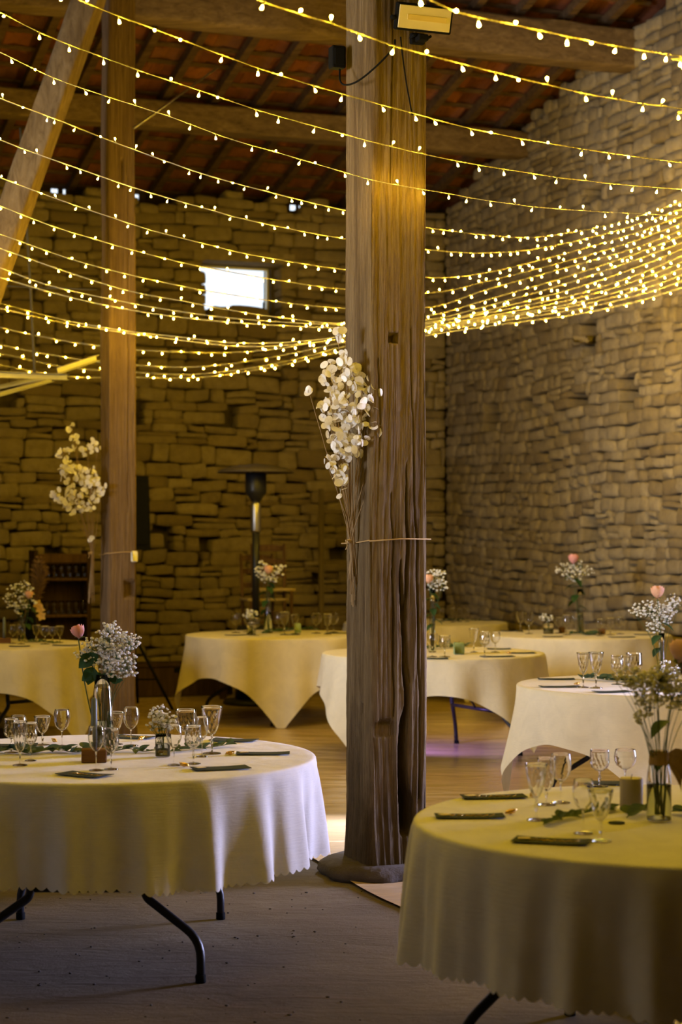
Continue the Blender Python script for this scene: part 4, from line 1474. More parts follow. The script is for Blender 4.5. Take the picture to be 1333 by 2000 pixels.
# table 2: bottle vase with burlap bow, spray, pink rose
v2 = put(2, 1288, 1603)
vb = vase(v2, [(.033, 0), (.037, .005), (.037, .115), (.034, .15), (.026, .185), (.025, .205), (.028, .21)], 'clear bottle vase with a burlap bow on the big white table', .52)
rb = MB()
rb.lathe([(.0285, .168), (.031, .172), (.030, .190), (.029, .204), (.0285, .206)], 24, (0, 0, 0), lambda i, k, z: 1 + .05 * math.sin(k * 1.9 + i))
def ribbon(mb, path, wd_, nrm):
    P = []
    for i, p in enumerate(path):
        p = Vector(p)
        for k in range(4):
            P.append(p + Vector((0, 0, 1)) * (wd_ * (k / 3 - .5)) + Vector(nrm) * .004 * math.sin(i * 1.3 + k))
    mb.grid(P, 4, len(path))
ribbon(rb, [(.025, -.022, .187), (.045, -.034, .20), (.068, -.036, .196), (.075, -.03, .183), (.058, -.028, .172), (.03, -.024, .178)], .042, (0, -1, 0))
ribbon(rb, [(.028, -.024, .18), (.042, -.03, .155), (.055, -.034, .128), (.062, -.034, .108)], .036, (0, -1, 0))
ribbon(rb, [(.03, -.02, .178), (.06, -.024, .15), (.085, -.03, .135)], .04, (0, -1, 0))
rb.build('burlap_bow', M['burlap'], vb)
gyps(v2 + Vector((0, 0, .012)), spray_at([(1240, 1325, 34, 24), (1275, 1345, 40, 40), (1300, 1320, 36, 30), (1318, 1365, 30, 30), (1265, 1380, 24, 20), (1215, 1322, 20, 16), (1250, 1400, 16, 18), (1345, 1340, 25, 35)], v2.y - .05, 1.0),
     'grey white baby breath in the burlap tied bottle at the lower right edge', 620, 14, .0060, 9)
rose(v2 + Vector((.01, 0, .012)), at(1332, 1272, v2.y + .02), 'large pale pink rose above the burlap tied bottle at the right edge', .036, 'palepink', 3, 8)

# far tables: vases of rose and baby breath
def bouquet(tk, px, py, topy, vw, shape, spray, rosepx, colr, what, n=120, br=.010, seed=1, lv=4):
    b = put(tk, px, py)
    H = (py - topy) * b.y / F
    W = vw * b.y / F
    if shape == 'cone':
        prof = [(W * .95, 0), (W, .006), (W * .7, H * .45), (W * .38, H * .85), (W * .45, H)]
    elif shape == 'slim':
        prof = [(W * .9, 0), (W, .006), (W * .75, H * .4), (W * .6, H * .8), (W * .8, H)]
    else:
        prof = [(W * .9, 0), (W, .005), (W, H * .8), (W * .92, H)]
    vase(b, prof, f'{what[0]}', .45, 'vase' if shape != 'jar' else 'flower_jar', n=24)
    gyps(b + Vector((0, 0, .012)), spray_at(spray, b.y, .9), what[1], n, seed, br, 5)
    if rosepx:
        rose(b + Vector((.004, .003, .012)), at(rosepx[0], rosepx[1], b.y - .04), what[2], rosepx[2] * b.y / F, colr, lv, seed)
bouquet(3, 524, 1236, 1145, 9, 'cone', [(512, 1108, 18, 14), (545, 1113, 20, 12), (528, 1128, 20, 12), (508, 1122, 14, 10)], (525, 1113, 9), 'peach',
        ('slender cone vase on the ivory table before the patio heater', 'baby breath in the cone vase before the patio heater', 'peach rose in the cone vase before the patio heater'), 120, .013, 21, 6)
bouquet(3, 491, 1240, 1212, 9, 'jar', [(489, 1198, 16, 9), (482, 1204, 10, 6)], None, 'peach', ('small flower jar on the ivory table by the patio heater', 'small baby breath posy in the jar by the patio heater', ''), 40, .011, 22)
bouquet(4, 845, 1274, 1150, 8, 'slim', [(852, 1124, 20, 13), (866, 1142, 14, 12), (848, 1140, 14, 18), (862, 1118, 12, 8)], (838, 1131, 9), 'peach',
        ('slim green tinted vase partly hidden by the thick post', 'baby breath showing past the edge of the thick post', 'peach rose half hidden by the edge of the thick post'), 150, .009, 23, 7)
bouquet(5, 43, 1252, 1192, 8, 'slim', [(40, 1150, 26, 18), (22, 1172, 22, 16), (55, 1172, 18, 18), (34, 1186, 22, 14)], (57, 1162, 8), 'peach',
        ('slim clear vase on the table at the left edge', 'wide baby breath spray on the table at the left edge', 'peach rose within the spray at the left edge'), 150, .010, 24, 5)
bouquet(6, 1134, 1236, 1150, 8, 'slim', [(1104, 1112, 20, 13), (1128, 1108, 22, 16), (1148, 1116, 16, 10), (1122, 1126, 22, 10)], (1121, 1092, 10), 'pink',
        ('slim dark stemmed vase on the back table below the gable wall', 'baby breath spray on the back table below the gable wall', 'pink rose topping the spray on the back table below the gable wall'), 150, .010, 25, 8)
bouquet(6, 1072, 1238, 1215, 10, 'jar', [(1067, 1207, 14, 9), (1074, 1204, 10, 7)], None, 'peach', ('small flower jar on the back table below the gable wall', 'small baby breath posy on the back table below the gable wall', ''), 45, .010, 26)
bouquet(7, 1293, 1330, 1237, 8, 'slim', [(1268, 1190, 34, 18), (1290, 1205, 30, 28), (1318, 1180, 22, 24), (1248, 1194, 18, 9), (1280, 1225, 24, 12)], (1285, 1157, 13), 'peach',
        ('slim tall vase on the table behind the burlap bottle', 'broad baby breath spray rising in front of the gable wall stones', 'peach rose rising highest in front of the gable wall stones'), 260, .0085, 27, 4)
bouquet(7, 1302, 1350, 1318, 11, 'jar', [(1300, 1306, 22, 16), (1318, 1312, 14, 14)], None, 'peach', ('small flower jar beside the tall vase behind the burlap bottle', 'yellowish baby breath posy beside the tall vase behind the burlap bottle', ''), 80, .008, 28)
# yellow orchid stem and pampas in a dark vase on the table at the left edge
dv = put(5, 60, 1250)
t = thing('dark_vase', 'dark tall vase of dried grass on the table at the left edge', 'vase', dv)
MB().lathe([(.03, 0), (.05, .03), (.055, .12), (.04, .2), (.035, .235), (.03, .235), (.034, .2)], 24).build('vase_body', M['matteblack'], t)
pg = thing('pampas_grass', 'brown dried grass plume in the dark vase before the glass shelf', 'dried grass', dv + Vector((0, 0, .2)))
mb, ms = MB(), MB()
r = random.Random(5)
for k in range(3):
    tip = at(76 + k * 6, 1092 + k * 10, dv.y + .03) - pg.location
    pth, _ = smooth3([(0, 0, -.15), tip * .5 + Vector((.01, 0, 0)), tip], 16)
    ms.tube(pth, .003, 5)
    for i in range(7, 16):
        for q in range(26):
            a = r.uniform(0, 2 * PI)
            d = Vector((math.cos(a), math.sin(a), r.uniform(.4, 1.5))).normalized()
            ln = .075 * math.sin(PI * (i - 6) / 10.5) + .012
            mb.tube([pth[i], pth[i] + d * ln * .6, pth[i] + d * ln + Vector((0, 0, -.006))], [.0018, .0022, .0006], 3, False)
ms.build('stalk', M['drystem'], pg); mb.build('plume', M['pampas'], pg)
oc = thing('orchid', 'yellow orchid bloom drooping beside the dark vase at the left edge', 'flower', dv + Vector((0, -.03, .2)))
pth, _ = smooth3([(0, 0, -.15), at(64, 1186, dv.y) - oc.location, at(78, 1182, dv.y - .05) - oc.location, at(80, 1206, dv.y - .05) - oc.location], 14)
MB().tube(pth, .003, 5).build('stem', M['stem'], oc)
mb = MB()
for (x, y) in ((74, 1180), (79, 1190), (81, 1203)):
    c = at(x, y, dv.y - .06) - oc.location
    for k in range(5):
        a = k * 2 * PI / 5 + x
        leaf_pts(mb, c, (math.cos(a), -.35, math.sin(a)), (0, -1, 0), .045, .035, .1)
mb.build('bloom', M['orchid'], oc)

# ---- eucalyptus garlands lying on the tables
def garland(tk, pix, label, W=.032, L=.05, n=20, seed=1, m='euca', round_=False):
    r_ = random.Random(seed)
    pts = [put(tk, x, y) + Vector((0, 0, .006 + .006 * (i % 2))) for i, (x, y) in enumerate(pix)]
    pth, _ = smooth3(pts, 24)
    t = thing('eucalyptus_sprig', label, 'eucalyptus', pth[0], 0, 'eucalyptus sprigs on the tables')
    o = pth[0]
    MB().tube([p - o for p in pth], .0018, 5).build('stem', M['stem'], t)
    lb = MB()
    for k in range(n):
        i = int((k + .5) / n * 23)
        d0 = (pth[i + 1] - pth[i]).normalized()
        sgn = 1 if k % 2 else -1
        d = (d0 * .6 + Vector((-d0.y, d0.x, 0)) * sgn * r_.uniform(.5, 1.1) + Vector((0, 0, r_.uniform(.05, .9)))).normalized()
        leaf_pts(lb, pth[i] - o, d, (0, -.3, 1), L * r_.uniform(.7, 1.2), W * r_.uniform(.8, 1.2), .2)
    lb.build('leaves', M[m], t)
garland(1, [(-20, 1476), (20, 1470), (60, 1474), (100, 1468), (150, 1472), (178, 1464)], 'eucalyptus sprig lying from the flutes to the wooden candle block', .038, .058, 34, 2)
garland(1, [(222, 1470), (250, 1468), (280, 1470), (308, 1470)], 'eucalyptus sprig between the candle block and the small flower jar', .028, .048, 12, 3)
garland(1, [(332, 1470), (370, 1466), (410, 1462), (455, 1458)], 'eucalyptus sprig running under the tallest glass on the white table', .034, .052, 16, 4)
garland(2, [(1062, 1614), (1095, 1605), (1130, 1595), (1165, 1590), (1205, 1582)], 'eucalyptus sprig with small dark leaves before the taupe candle', .026, .036, 34, 5)
garland(2, [(1225, 1600), (1248, 1590), (1280, 1588), (1345, 1592)], 'eucalyptus sprig with round leaves beside the bottle vase on the big table', .05, .055, 9, 6)
garland(3, [(512, 1238), (530, 1236), (556, 1233), (600, 1231), (618, 1232)], 'leafy sprig along the middle of the table by the patio heater', .045, .06, 26, 7)
garland(4, [(828, 1270), (850, 1268), (880, 1266), (915, 1264)], 'leafy sprig behind the sage candle on the half hidden table', .045, .06, 26, 8)
garland(5, [(50, 1256), (75, 1256), (110, 1257)], 'leafy sprig under the glasses on the table at the left edge', .04, .05, 14, 9)
garland(6, [(1112, 1240), (1130, 1240), (1150, 1241), (1165, 1239)], 'leafy sprig around the vase foot on the back table', .045, .06, 22, 10)
garland(7, [(1138, 1326), (1160, 1328), (1190, 1330), (1230, 1332), (1260, 1330)], 'leafy sprig behind the V shaped glasses on the table behind the burlap bottle', .05, .065, 24, 11)
garland(8, [(868, 1212), (900, 1213), (940, 1213)], 'leafy sprig on the table in the far corner', .04, .05, 14, 12)
# round slate coaster on table 2
b = put(2, 1205, 1608)
o = MB().lathe([(.024, 0), (.0255, .002), (.024, .004), (.001, .0045)], 32).build('coaster', M['slate'])
o.location = b; tag(o, 'little round dark coaster before the bottle vase on the big white table', 'coaster')

# ================================================================== DRIED HONESTY BUNCHES
def honesty(tie, lobes, low, label, n, seed, band, rad=.020, top=None):
    """tie point, pod lobes (centre, radii), lower end of the stems, twine loop points"""
    r_ = random.Random(seed)
    tie = Vector(tie)
    t = thing('dried_honesty_bunch', label, 'dried flowers', tie)
    st, pods = MB(), MB()
    tot = sum(l[1][0] * l[1][2] for l in lobes)
    low = Vector(low) - tie
    for (c, rd) in lobes:
        c = Vector(c) - tie
        m = max(2, int(n * rd[0] * rd[2] / tot))
        hubs = []
        for k in range(max(1, m // 9)):
            hp = c + Vector((r_.uniform(-.5, .5) * rd[0], r_.uniform(-.5, .5) * rd[1], r_.uniform(-.6, .6) * rd[2]))
            hubs.append(hp)
            a = Vector((r_.uniform(-.012, .012), r_.uniform(-.008, .008), 0))
            lo = low + Vector((r_.uniform(-.025, .025), r_.uniform(-.01, .01), r_.uniform(-.06, .12)))
            pt, _ = smooth3([lo, a, a + (hp - a) * .45 + Vector((0, 0, .02)), hp], 12)
            st.tube(pt, [.0026 - .0012 * i / 11 for i in range(12)], 5, False)
        for k in range(m):
            while True:
                u = Vector((r_.uniform(-1, 1), r_.uniform(-1, 1), r_.uniform(-1, 1)))
                if u.length < 1:
                    break
            p = c + Vector((u.x * rd[0], u.y * rd[1], u.z * rd[2]))
            hb = min(hubs, key=lambda q: (q - p).length)
            st.tube([hb, hb.lerp(p, .6) + Vector((0, 0, -.012)), p], .0009, 3, False)
            ax = Vector((r_.gauss(-.25, .6), r_.gauss(-.7, .5), r_.gauss(.1, .45))).normalized()
            q = Vector((0, 0, 1)).rotation_difference(ax).to_matrix() @ Matrix.Rotation(r_.uniform(0, 6), 3, 'Z')
            s = rad * r_.uniform(.75, 1.2)
            cup = r_.uniform(-.3, .3)
            P = [p]
            for (rr, hh) in ((.5, .06), (.85, .2), (1.0, .3)):
                for a in range(12):
                    th = 2 * PI * a / 12
                    x, y = rr * math.cos(th) * 1.0, rr * math.sin(th) * .78
                    P.append(p + q @ Vector((x * s, y * s, cup * hh * s * (1 + .5 * math.sin(2 * th)))))
            fs = [(0, 1 + a, 1 + (a + 1) % 12) for a in range(12)]
            for j in range(2):
                fs += [(1 + j * 12 + a, 13 + j * 12 + a, 13 + j * 12 + (a + 1) % 12, 1 + j * 12 + (a + 1) % 12) for a in range(12)]
            pods.add(P, fs)
    st.build('stems', M['drystem'], t)
    pods.build('seed_pod_sprays', M['pod'], t)
    bp = [Vector(b_) - tie for b_ in band]
    MB().tube(bp, .0032, 6).build('twine', M['twine'], t)
    kn = MB()
    kn.ball((-.012, -.004, 0), .014, (1, .8, .9))
    kn.tube(smooth3([(-.01, -.012, 0), (-.03, -.02, .006), (-.022, -.02, -.02), (-.03, -.016, -.04)], 10)[0], .0028, 5)
    kn.build('knot', M['twine'], t)
    return t
def post_ring(cpt, a, b, z, off, nlow=0):
    U, N = -WW, VV
    c = [(-a / 2 - off, b / 2 + off), (0, b / 2 + off), (a / 2 + off, b / 2 + off), (a / 2 + off, -b / 2 - off), (-a / 2 - off, -b / 2 - off), (-a / 2 - off, 0), (-a / 2 - off, b / 2 + off)]
    return [Vector((cpt.x, cpt.y, z + .012 * math.sin(i * 1.1))) + U * u + N * n for i, (u, n) in enumerate(c)]
Yh = 8.80
def lob(lst, Y, dep=.8):
    return [(at(x, y, Y), (rx * Y / F, min(rx, ry) * Y / F * dep, ry * Y / F)) for (x, y, rx, ry) in lst]
honesty(at(688, 1057, 8.86), lob([(664, 655, 12, 14), (672, 690, 14, 10), (685, 730, 34, 36), (650, 735, 26, 34), (690, 790, 42, 46), (650, 790, 30, 40), (726, 770, 22, 34), (735, 835, 14, 18),
                              (655, 850, 26, 40), (690, 860, 34, 40), (640, 900, 12, 20), (665, 905, 22, 34), (665, 950, 13, 22), (735, 920, 8, 14), (603, 765, 8, 5), (705, 820, 22, 26)], Yh - .05),
        at(692, 1162, 8.90), 'large pearly dried honesty bunch tied with twine to the thick middle post', 330, 3, post_ring(PC1, .287, .34, mz(1057), .012), .0215)
honesty(at(181, 1080, 14.3), lob([(138, 835, 8, 10), (143, 850, 8, 10), (150, 870, 8, 12), (125, 885, 16, 14), (128, 905, 18, 14), (168, 880, 14, 10), (185, 872, 12, 16), (140, 925, 24, 22),
                              (175, 930, 22, 24), (118, 968, 20, 14), (148, 965, 24, 22), (180, 960, 22, 22), (200, 955, 9, 12), (165, 990, 22, 14), (146, 1003, 6, 8), (132, 985, 10, 12), (176, 1050, 4, 9)], 14.2),
        at(178, 1165, 14.35), 'smaller dried honesty bunch tied to the slimmer post behind the white table', 230, 6, post_ring(PC2, .215, .25, lz(1081), .012), .024)

# ================================================================== FITTINGS ON THE POSTS
fl_p = PC1 + VV * (.17 + .10) - WW * (.085)
fz = HC + (HY - 36) * fl_p.y / F
lamp = thing('flood_lamp', 'rectangular flood lamp with frosted face fixed high on the thick post', 'flood lamp', (fl_p.x, fl_p.y, fz), math.atan2(-WW.y, -WW.x))
RX = Matrix.Rotation(.12, 3, 'X') @ Matrix.Rotation(0, 3, 'Y')
hb = MB()
hb.bbox((0, .012, 0), (.285, .03, .125), .006, None)
for k in range(9):
    hb.box((-.12 + k * .03, .034, 0), (.004, .02, .1))
def tilt(mb):
    mb.v = [tuple(Matrix.Rotation(.30, 3, 'X') @ Vector(v)) for v in mb.v]
    return mb
tilt(hb).build('housing', M['matteblack'], lamp, smooth=False)
df_ = tilt(MB().bbox((0, -.0045, 0), (.262, .006, .104), .002)).build('diffuser', M['lampface'], lamp, smooth=False)
tilt(MB().bbox((.01, -.009, 0), (.20, .003, .026), .001)).build('led_strip', M['lampled'], df_, smooth=False)
br = MB(); br.tube([(-.04, .02, -.075), (-.04, .075, -.075), (.04, .075, -.075), (.04, .02, -.075)], .007, 6); br.bbox((0, .085, -.075), (.07, .03, .05), .004); br.bbox((0, .03, -.085), (.05, .05, .03), .004)
br.build('bracket', M['matteblack'], lamp, smooth=False)
MB().lathe([(.012, -.004), (.014, 0), (.014, .012), (.0, .014)], 12, (-.152, .012, -.01)).build('knob', M['matteblack'], lamp)
jp = at(659, 113, 8.97)
jb = thing('junction_box', 'small black box on the side of the thick post below the flood lamp', 'junction box', jp, math.atan2(-WW.y, -WW.x))
MB().bbox((0, 0, 0), (.07, .06, .105), .005).build('box', M['matteblack'], jb, smooth=False)
MB().bbox((0, -.032, 0), (.05, .006, .08), .002).build('lid', M['matteblack'], jb, smooth=False)
pth, _ = smooth3([at(772, 78, 8.62), at(768, 95, 8.60), at(735, 130, 8.62), at(700, 158, 8.68), at(676, 166, 8.78), at(665, 158, 8.86), at(664, 135, 8.93)], 40)
o = MB().tube([p - pth[0] for p in pth], .0045, 8).build('cable', M['matteblack']); o.location = pth[0]
tag(o, 'black cable looping from the flood lamp to the small black box', 'cable')
pth, _ = smooth3([at(783, 72, 8.62), at(787, 110, 8.66), at(794, 160, 8.70), at(802, 205, 8.72), at(806, 225, 8.74)], 30)
o = MB().tube([p - pth[0] for p in pth], .0035, 8).build('cable', M['matteblack']); o.location = pth[0]
tag(o, 'black cable hanging straight down from the flood lamp on the post front', 'cable')
# white box on the slimmer post
sp = at(262, 1087, 14.32)
so = thing('socket_box', 'small white socket box on the edge of the slimmer post', 'socket', sp, math.atan2(-WW.y, -WW.x))
MB().bbox((0, 0, 0), (.05, .05, .085), .008).build('box', M['plastic'], so)
MB().lathe([(.014, 0), (.016, .004), (.016, .012), (.008, .014)], 12, (0, 0, .0)).build('outlet', M['plastic'], so)
# steel tie rod
a, b = at(262, 250, 14.3), at(425, 132, 15.6)
o = MB().tube([Vector((0, 0, 0)), b - a], .009, 8).build('tie_rod', M['steel']); o.location = a
tag(o, 'thin steel tie rod slanting from the slimmer post up to the roof', 'rod', None, 'structure')

# hanging zinc rails at the left
def rail(p0, p1, wdt, label, slots=True):
    p0, p1 = Vector(p0), Vector(p1)
    d = (p1 - p0); L = d.length; d.normalize()
    sd = d.cross(Vector((0, 0, 1))).normalized(); up = sd.cross(d)
    mb = MB()
    Mx = Matrix((d, sd, up)).transposed()
    mb.box((0, 0, 0), (L, .003, wdt)); mb.box((0, .018, wdt / 2), (L, .036, .003)); mb.box((0, .018, -wdt / 2), (L, .036, .003))
    mb.v = [tuple(Mx @ Vector(v) + (p0 + p1) / 2 - p0) for v in mb.v]
    t = thing('metal_rail', label, 'metal rail', p0, 0, 'hanging zinc rails')
    mb.build('channel', M['alu'], t, smooth=False)
    if slots:
        s = MB()
        for k in range(int(L / .07)):
            s.box((-L / 2 + .04 + k * .07, -.003, 0), (.028, .002, .009))
        s.v = [tuple(Mx @ Vector(v) + (p0 + p1) / 2 - p0) for v in s.v]
        s.build('slots', M['rope'], t, smooth=False)['kind'] = 'stuff'
    return t
rail(at(-60, 730, 14.2), at(131, 737, 14.75), .045, 'level perforated zinc rail hanging at the left edge')
rail(at(112, 724, 14.85), at(188, 699, 15.3), .045, 'short zinc rail slanting up behind the slimmer post', False)
rail(at(-60, 768, 14.6), at(108, 733, 15.0), .03, 'lower zinc rail slanting under the level perforated one', False)
rail(at(-60, 786, 14.3), at(100, 742, 14.9), .028, 'lowest zinc rail at the left edge', False)
pth, _ = smooth3([at(40, 250, 14.4), at(46, 340, 14.4), at(54, 460, 14.4), at(62, 600, 14.4), at(68, 728, 14.4)], 30)
o = MB().tube([p - pth[0] for p in pth], .012, 6).build('hanging_strap', M['rope']); o.location = pth[0]
tag(o, 'dark strap hanging from the roof down to the zinc rails', 'strap')
pth, _ = smooth3([at(-40, 556, 14.6), at(60, 561, 14.55), at(190, 566, 14.4)], 12)
o = MB().tube([p - pth[0] for p in pth], .006, 6).build('steel_wire', M['rope']); o.location = pth[0]
tag(o, 'dark level wire stretched from the left edge to the slimmer post', 'wire')

# ================================================================== BACK OF THE ROOM
# patio heater
hp = at(500, 1052, 18.0)
ht = thing('patio_heater', 'tall black patio heater with a wide round reflector by the back wall', 'patio heater', (hp.x, hp.y, 0))
zt = HC + (HY - 914) * 18 / F
MB().lathe([(.30, 0), (.32, .02), (.30, .05), (.26, .06)], 32).build('base', M['black'], ht)
MB().lathe([(.2, .06), (.2, .72), (.17, .76), (.04, .77)], 28).build('tank_housing', M['black'], ht)
pl_ = MB().tube([(0, 0, .76), (0, 0, zt - .42)], .036, 16).build('pole', M['black'], ht)
MB().lathe([(.045, zt - .62), (.05, zt - .60), (.05, zt - .36), (.04, zt - .32)], 18).build('collar', M['steel'], pl_)
MB().lathe([(.04, zt - .33), (.07, zt - .28), (.10, zt - .245), (.103, zt - .22), (.103, zt - .06), (.09, zt - .045), (.09, zt - .20)], 28).build('burner', M['black'], ht)
MB().lathe([(.10, zt - .015), (.34, zt - .035), (.365, zt - .05), (.368, zt - .03), (.30, zt + .0), (.15, zt + .03), (.02, zt + .042), (.0, zt + .042)], 48).build('reflector', M['paint'], ht)
br = MB()
for k in range(3):
    a = k * 2 * PI / 3
    br.tube([(.09 * math.cos(a), .09 * math.sin(a), zt - .06), (.12 * math.cos(a), .12 * math.sin(a), zt + .02)], .005, 6)
br.build('bracket', M['steel'], ht)

# speaker on a tripod behind the slimmer post
sy = 17.6
sp0 = at(262, 1052, sy)
ss = thing('speaker_stand', 'black tripod stand behind the slimmer post holding the black speaker', 'speaker stand', (sp0.x, sp0.y, 0))
ztop = HC + (HY - 1074) * sy / F
MB().tube([(0, 0, .25), (0, 0, ztop)], .02, 12).build('pole', M['matteblack'], ss)
MB().lathe([(.022, .60), (.036, .61), (.036, .68), (.022, .69)], 14).build('collar', M['matteblack'], ss)
for ang in (-.5, 1.6, 3.7):
    d = Vector((math.cos(ang), math.sin(ang), 0))
    MB().tube([d * .03 + Vector((0, 0, .64)), d * .44 + Vector((0, 0, .0))], .014, 8).build('leg', M['matteblack'], ss)
    MB().tube([Vector((0, 0, .27)), d * .26 + Vector((0, 0, .28))], .008, 6).build('brace', M['matteblack'], ss)
sk = thing('speaker', 'black loudspeaker box showing past the edge of the slimmer post', 'speaker', (sp0.x, sp0.y, ztop), .35)
hs = (1074 - 931) * sy / F
mb = MB()
prof = [(-.17, -.14), (.12, -.16), (.14, .0), (.10, .16), (-.15, .16)]
P = []
for (z, k) in ((0, 1.0), (hs * .5, .95), (hs, .88)):
    P += [(x * k, y * k, z) for (x, y) in prof]
n = 5
fs = [(j * n + i, j * n + (i + 1) % n, (j + 1) * n + (i + 1) % n, (j + 1) * n + i) for j in range(2) for i in range(n)] + [tuple(range(n))[::-1], tuple(10 + i for i in range(n))]
mb.add(P, fs); cab = mb.build('cabinet', M['matteblack'], sk, smooth=False)
MB().bbox((-.01, -.158, hs / 2), (.22, .01, hs * .86), .003).build('grille', M['matteblack'], cab, smooth=False)
# long dark chest on the floor by the back wall
cp = at(330, 1052, 19.0)
ch = thing('wooden_chest', 'long low dark chest on the floor against the back wall', 'chest', (cp.x + .05, cp.y, 0), .366)
MB().bbox((0, 0, .16), (1.15, .34, .3), .006).build('body', M['darkwood'], ch, smooth=False)
cl_ = MB().bbox((0, 0, .325), (1.19, .38, .035), .006).build('lid', M['darkwood'], ch, smooth=False)
MB().bbox((0, -.172, .27), (.09, .008, .05), .002).build('clasp', M['matteblack'], cl_, smooth=False)

# two old straw chairs standing on a low dark bench
bp = at(517, 1052, 18.75)
bn = thing('low_bench', 'low dark bench behind the heater table carrying two straw chairs', 'bench', (bp.x, bp.y, 0), .1)
MB().bbox((0, 0, .52), (.95, .46, .05), .006).build('seat', M['darkwood'], bn, smooth=False)
for sx in (-1, 1):
    for sy_ in (-1, 1):
        MB().bbox((sx * .42, sy_ * .17, .25), (.07, .07, .5), .004).build('leg', M['darkwood'], bn, smooth=False)
MB().bbox((0, -.2, .44), (.8, .025, .11), .003).build('apron', M['darkwood'], bn, smooth=False)
def straw_chair(loc, rz, label):
    t = thing('straw_chair', label, 'chair', loc, rz, 'old straw seated chairs')
    m = M['oldchair']
    for sx in (-1, 1):
        MB().tube([(sx * .17, -.17, 0), (sx * .175, -.175, .43)], [.014, .018], 8).build('leg', m, t)
        MB().tube([(sx * .155, .16, 0), (sx * .16, .165, .44), (sx * .165, .21, .90)], [.014, .018, .014], 8).build('leg', m, t)
        MB().tube([(sx * .168, -.165, .18), (sx * .158, .16, .18)], .009, 6).build('stretcher', m, t)
    MB().tube([(-.17, -.17, .22), (.17, -.17, .22)], .009, 6).build('stretcher', m, t)
    st = MB()
    P = []
    for lay in (0, 1):
        for j in range(9):
            for i in range(9):
                u, v = -1 + i / 4, -1 + j / 4
                P.append((u * (.20 - .012 * v), v * .19, .43 + (.035 if lay else 0) * (1 - .25 * max(abs(u), abs(v)) ** 4) - .012 * (1 - u * u) * (1 - v * v) * lay))
    fs = [(j * 9 + i, (j + 1) * 9 + i, (j + 1) * 9 + i + 1, j * 9 + i + 1) for j in range(8) for i in range(8)]
    fs += [tuple(81 + q for q in f[::-1]) for f in fs]
    ring = [i for i in range(9)] + [j * 9 + 8 for j in range(1, 9)] + [72 + i for i in range(7, -1, -1)] + [j * 9 for j in range(7, 0, -1)]
    fs += [(ring[a], ring[(a + 1) % 32], 81 + ring[(a + 1) % 32], 81 + ring[a]) for a in range(32)]
    st.add(P, fs); st.build('seat', M['straw'], t)
    for z in (.58, .72, .85):
        P = []
        for k in range(9):
            u = -1 + k / 4
            y = .17 + (z - .44) * .1 + .018 * (1 - u * u)
            h_ = .024 + (.018 * (1 - u * u) if z > .8 else .004)
            P += [(u * .163, y, z - .024), (u * .163, y, z + h_), (u * .163, y + .012, z + h_), (u * .163, y + .012, z - .024)]
        mb = MB(); mb.grid(P, 4, 9, True); mb.build('back_slat', m, t, smooth=False)
    return t
straw_chair((bp.x - .02, bp.y + .02, .545), .35, 'old straw seated chair, lower of the two stacked behind the patio heater')
straw_chair((bp.x + .07, bp.y - .03, .645), .2, 'old straw seated chair, upper of the two stacked behind the patio heater')

# ladder against the back wall
lp = at(633, 1052, 20.6)
ld = thing('wooden_ladder', 'grey wooden ladder leaning on the back wall just beside the thick post', 'ladder', (lp.x, lp.y, 0), .366)
zl = HC + (HY - 955) * 20.7 / F
for x in (0, .42):
    MB().bbox((x, .08, zl / 2), (.06, .03, zl), .004, None).build('rail', M['ladder'], ld, smooth=False)
for k in range(7):
    MB().bbox((.21, .08, .22 + k * .28), (.40, .02, .045), .004).build('rung', M['ladder'], ld, smooth=False)

# shelf with rows of glasses at the left
cp = at(117, 1052, 18.9)
sh = thing('glass_shelf', 'dark wooden shelf unit with two rows of glasses by the back wall', 'shelf', (cp.x, cp.y, 0), .366)
hw = .27
for x in (-hw, hw):
    MB().bbox((x, 0, .74), (.04, .28, 1.48), .004).build('side_panel', M['darkwood'], sh, smooth=False)
z1, z2 = HC + (HY - 1129) * 18.85 / F, HC + (HY - 1200) * 18.85 / F
for z in (z1, z2, .45, .08):
    MB().bbox((0, 0, z - .0125), (2 * hw - .04, .28, .025), .003).build('shelf_board', M['oldchair'], sh, smooth=False)
MB().bbox((0, .13, .75), (2 * hw, .02, 1.3), .003).build('back_panel', M['darkwood'], sh, smooth=False)
MB().bbox((0, -.12, 1.40), (2 * hw - .04, .025, .09), .003).build('top_rail', M['oldchair'], sh, smooth=False)
GT = None
def shelf_glass(k, z, row):
    global GT
    d = Vector((-.22 + k * .075, -.05, 0)); d.rotate(Matrix.Rotation(.366, 3, 'Z'))
    loc = sh.location + d + Vector((0, 0, z + .001))
    if GT is None:
        GT = MB().lathe([(0, .001), (.024, 0), (.027, .01), (.020, .05), (.030, .11), (.032, .135), (.030, .135), (.028, .11), (.017, .052), (0, .03)], 18).build('tumbler', M['glass'])
        o = GT
    else:
        o = GT.copy(); COL.objects.link(o)
    o.location = loc
    tag(o, 'clear tumbler standing in the %s row of the dark shelf, %s from the left' % (row, ORD[k]), 'glass', 'tumblers on the dark shelf')
for k in range(7):
    shelf_glass(k, z1, 'upper')
for k in range(7):
    shelf_glass(k, z2, 'lower')

# crumbs and chips on the bare floor
r = random.Random(77)
mb = MB()
for k in range(150):
    y = r.uniform(5.6, 9.2); x = r.uniform(-.5 * y * .36, .02 * y)
    if (x - PC1.x) ** 2 + (y - PC1.y) ** 2 < .2:
        continue
    s = r.uniform(.0015, .006)
    mb.ball((x, y, s * .4), s, (r.uniform(.7, 1.6), r.uniform(.7, 1.6), .6))
o = mb.build('floor_crumbs', M['stonebase'])
tag(o, 'dark crumbs and chips scattered over the bare earth floor', 'crumbs', None, 'stuff')

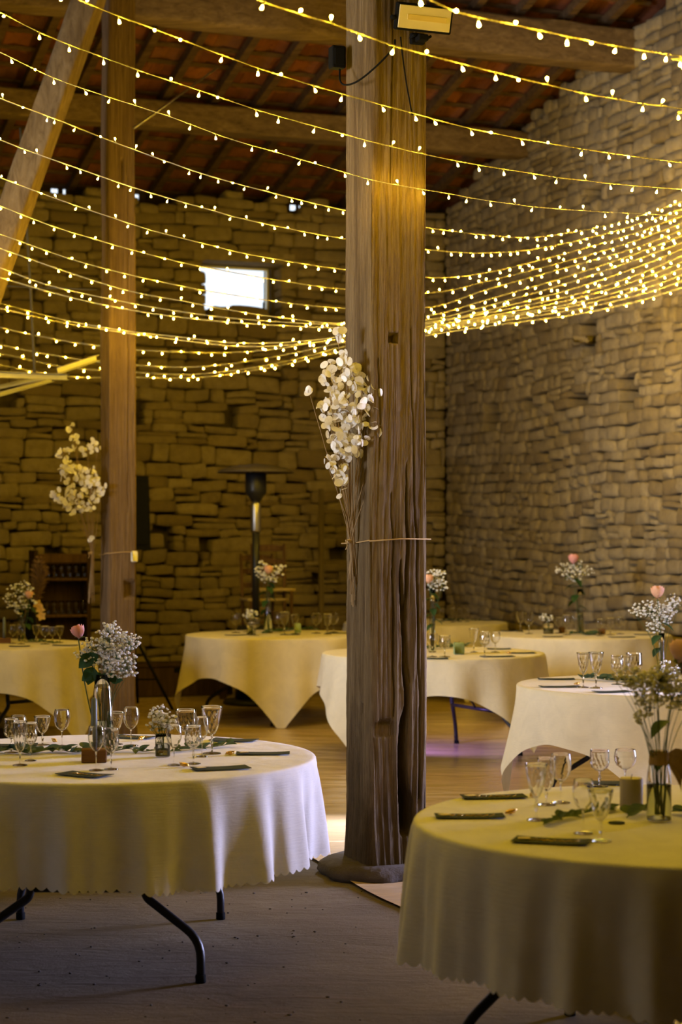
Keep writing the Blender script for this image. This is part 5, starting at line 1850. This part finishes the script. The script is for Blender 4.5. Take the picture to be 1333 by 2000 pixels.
# ================================================================== LIGHT, SKY, CAMERA
wd = bpy.data.worlds.new('sky'); SC.world = wd; wd.use_nodes = True
wd.node_tree.nodes['Background'].inputs['Color'].default_value = (.80, .90, 1.0, 1)
wd.node_tree.nodes['Background'].inputs['Strength'].default_value = 1.5
def area(name, loc, target, sx, sy, power, color, spread=180):
    l = bpy.data.lights.new(name, 'AREA'); l.shape = 'RECTANGLE'; l.size = sx; l.size_y = sy
    l.energy = power; l.color = color; l.spread = math.radians(spread)
    o = bpy.data.objects.new(name, l); COL.objects.link(o); o.location = loc
    o.rotation_euler = (Vector(target) - Vector(loc)).to_track_quat('-Z', 'Y').to_euler()
    return o
area('daylight_side_door', B(-.25, (DT0 + DT1) / 2, 1.45), (-.3, 8.6, .4), 1.4, 1.7, 165, (.54, .57, 1.0), 56)
area('daylight_high_opening', B(13.9, 11.8, 2.5), (3.6, 15.0, 3.4), 3.0, 1.9, 160, (.82, .86, 1.0), 50)
l = bpy.data.lights.new('purple_uplight', 'SPOT'); l.energy = 45; l.color = (.42, .26, 1.0); l.spot_size = 1.9; l.spot_blend = .8; l.shadow_soft_size = .05
o = bpy.data.objects.new('purple_uplight', l); COL.objects.link(o); o.location = (.45, 13.9, .55)
o.rotation_euler = (Vector((.85, 14.2, 0)) - Vector((.45, 13.9, .55))).to_track_quat('-Z', 'Y').to_euler()

l = bpy.data.lights.new('floor_led', 'SPOT'); l.energy = 130; l.color = (.72, .76, 1.0); l.spot_size = 1.8; l.spot_blend = .9; l.shadow_soft_size = .06
o = bpy.data.objects.new('floor_led', l); COL.objects.link(o); o.location = (.13, 10.4, .75)
o.rotation_euler = (Vector((-.12, 10.1, 0)) - Vector((.13, 10.4, .75))).to_track_quat('-Z', 'Y').to_euler()
cam = bpy.data.cameras.new('camera'); co = bpy.data.objects.new('camera', cam); COL.objects.link(co)
cam.sensor_fit = 'VERTICAL'; cam.sensor_height = 24; cam.sensor_width = 16; cam.lens = 24 * F / 2000
cam.shift_y = (HY - 1000) / 2000
co.location = (0, 0, HC); co.rotation_euler = (PI / 2, 0, 0)
cam.clip_end = 200; cam.clip_start = .05
cam.dof.use_dof = True; cam.dof.focus_distance = 8.3; cam.dof.aperture_fstop = 2.1
SC.camera = co
SC.view_settings.view_transform = 'Standard'; SC.view_settings.look = 'None'; SC.view_settings.gamma = 1
SC.view_settings.use_curve_mapping = False
SC.view_settings.exposure = 0.0
cy = SC.cycles
cy.max_bounces = 9; cy.transmission_bounces = 9; cy.transparent_max_bounces = 8; cy.diffuse_bounces = 3; cy.glossy_bounces = 3
cy.sample_clamp_indirect = 4.0; cy.use_denoising = True; cy.adaptive_threshold = .02
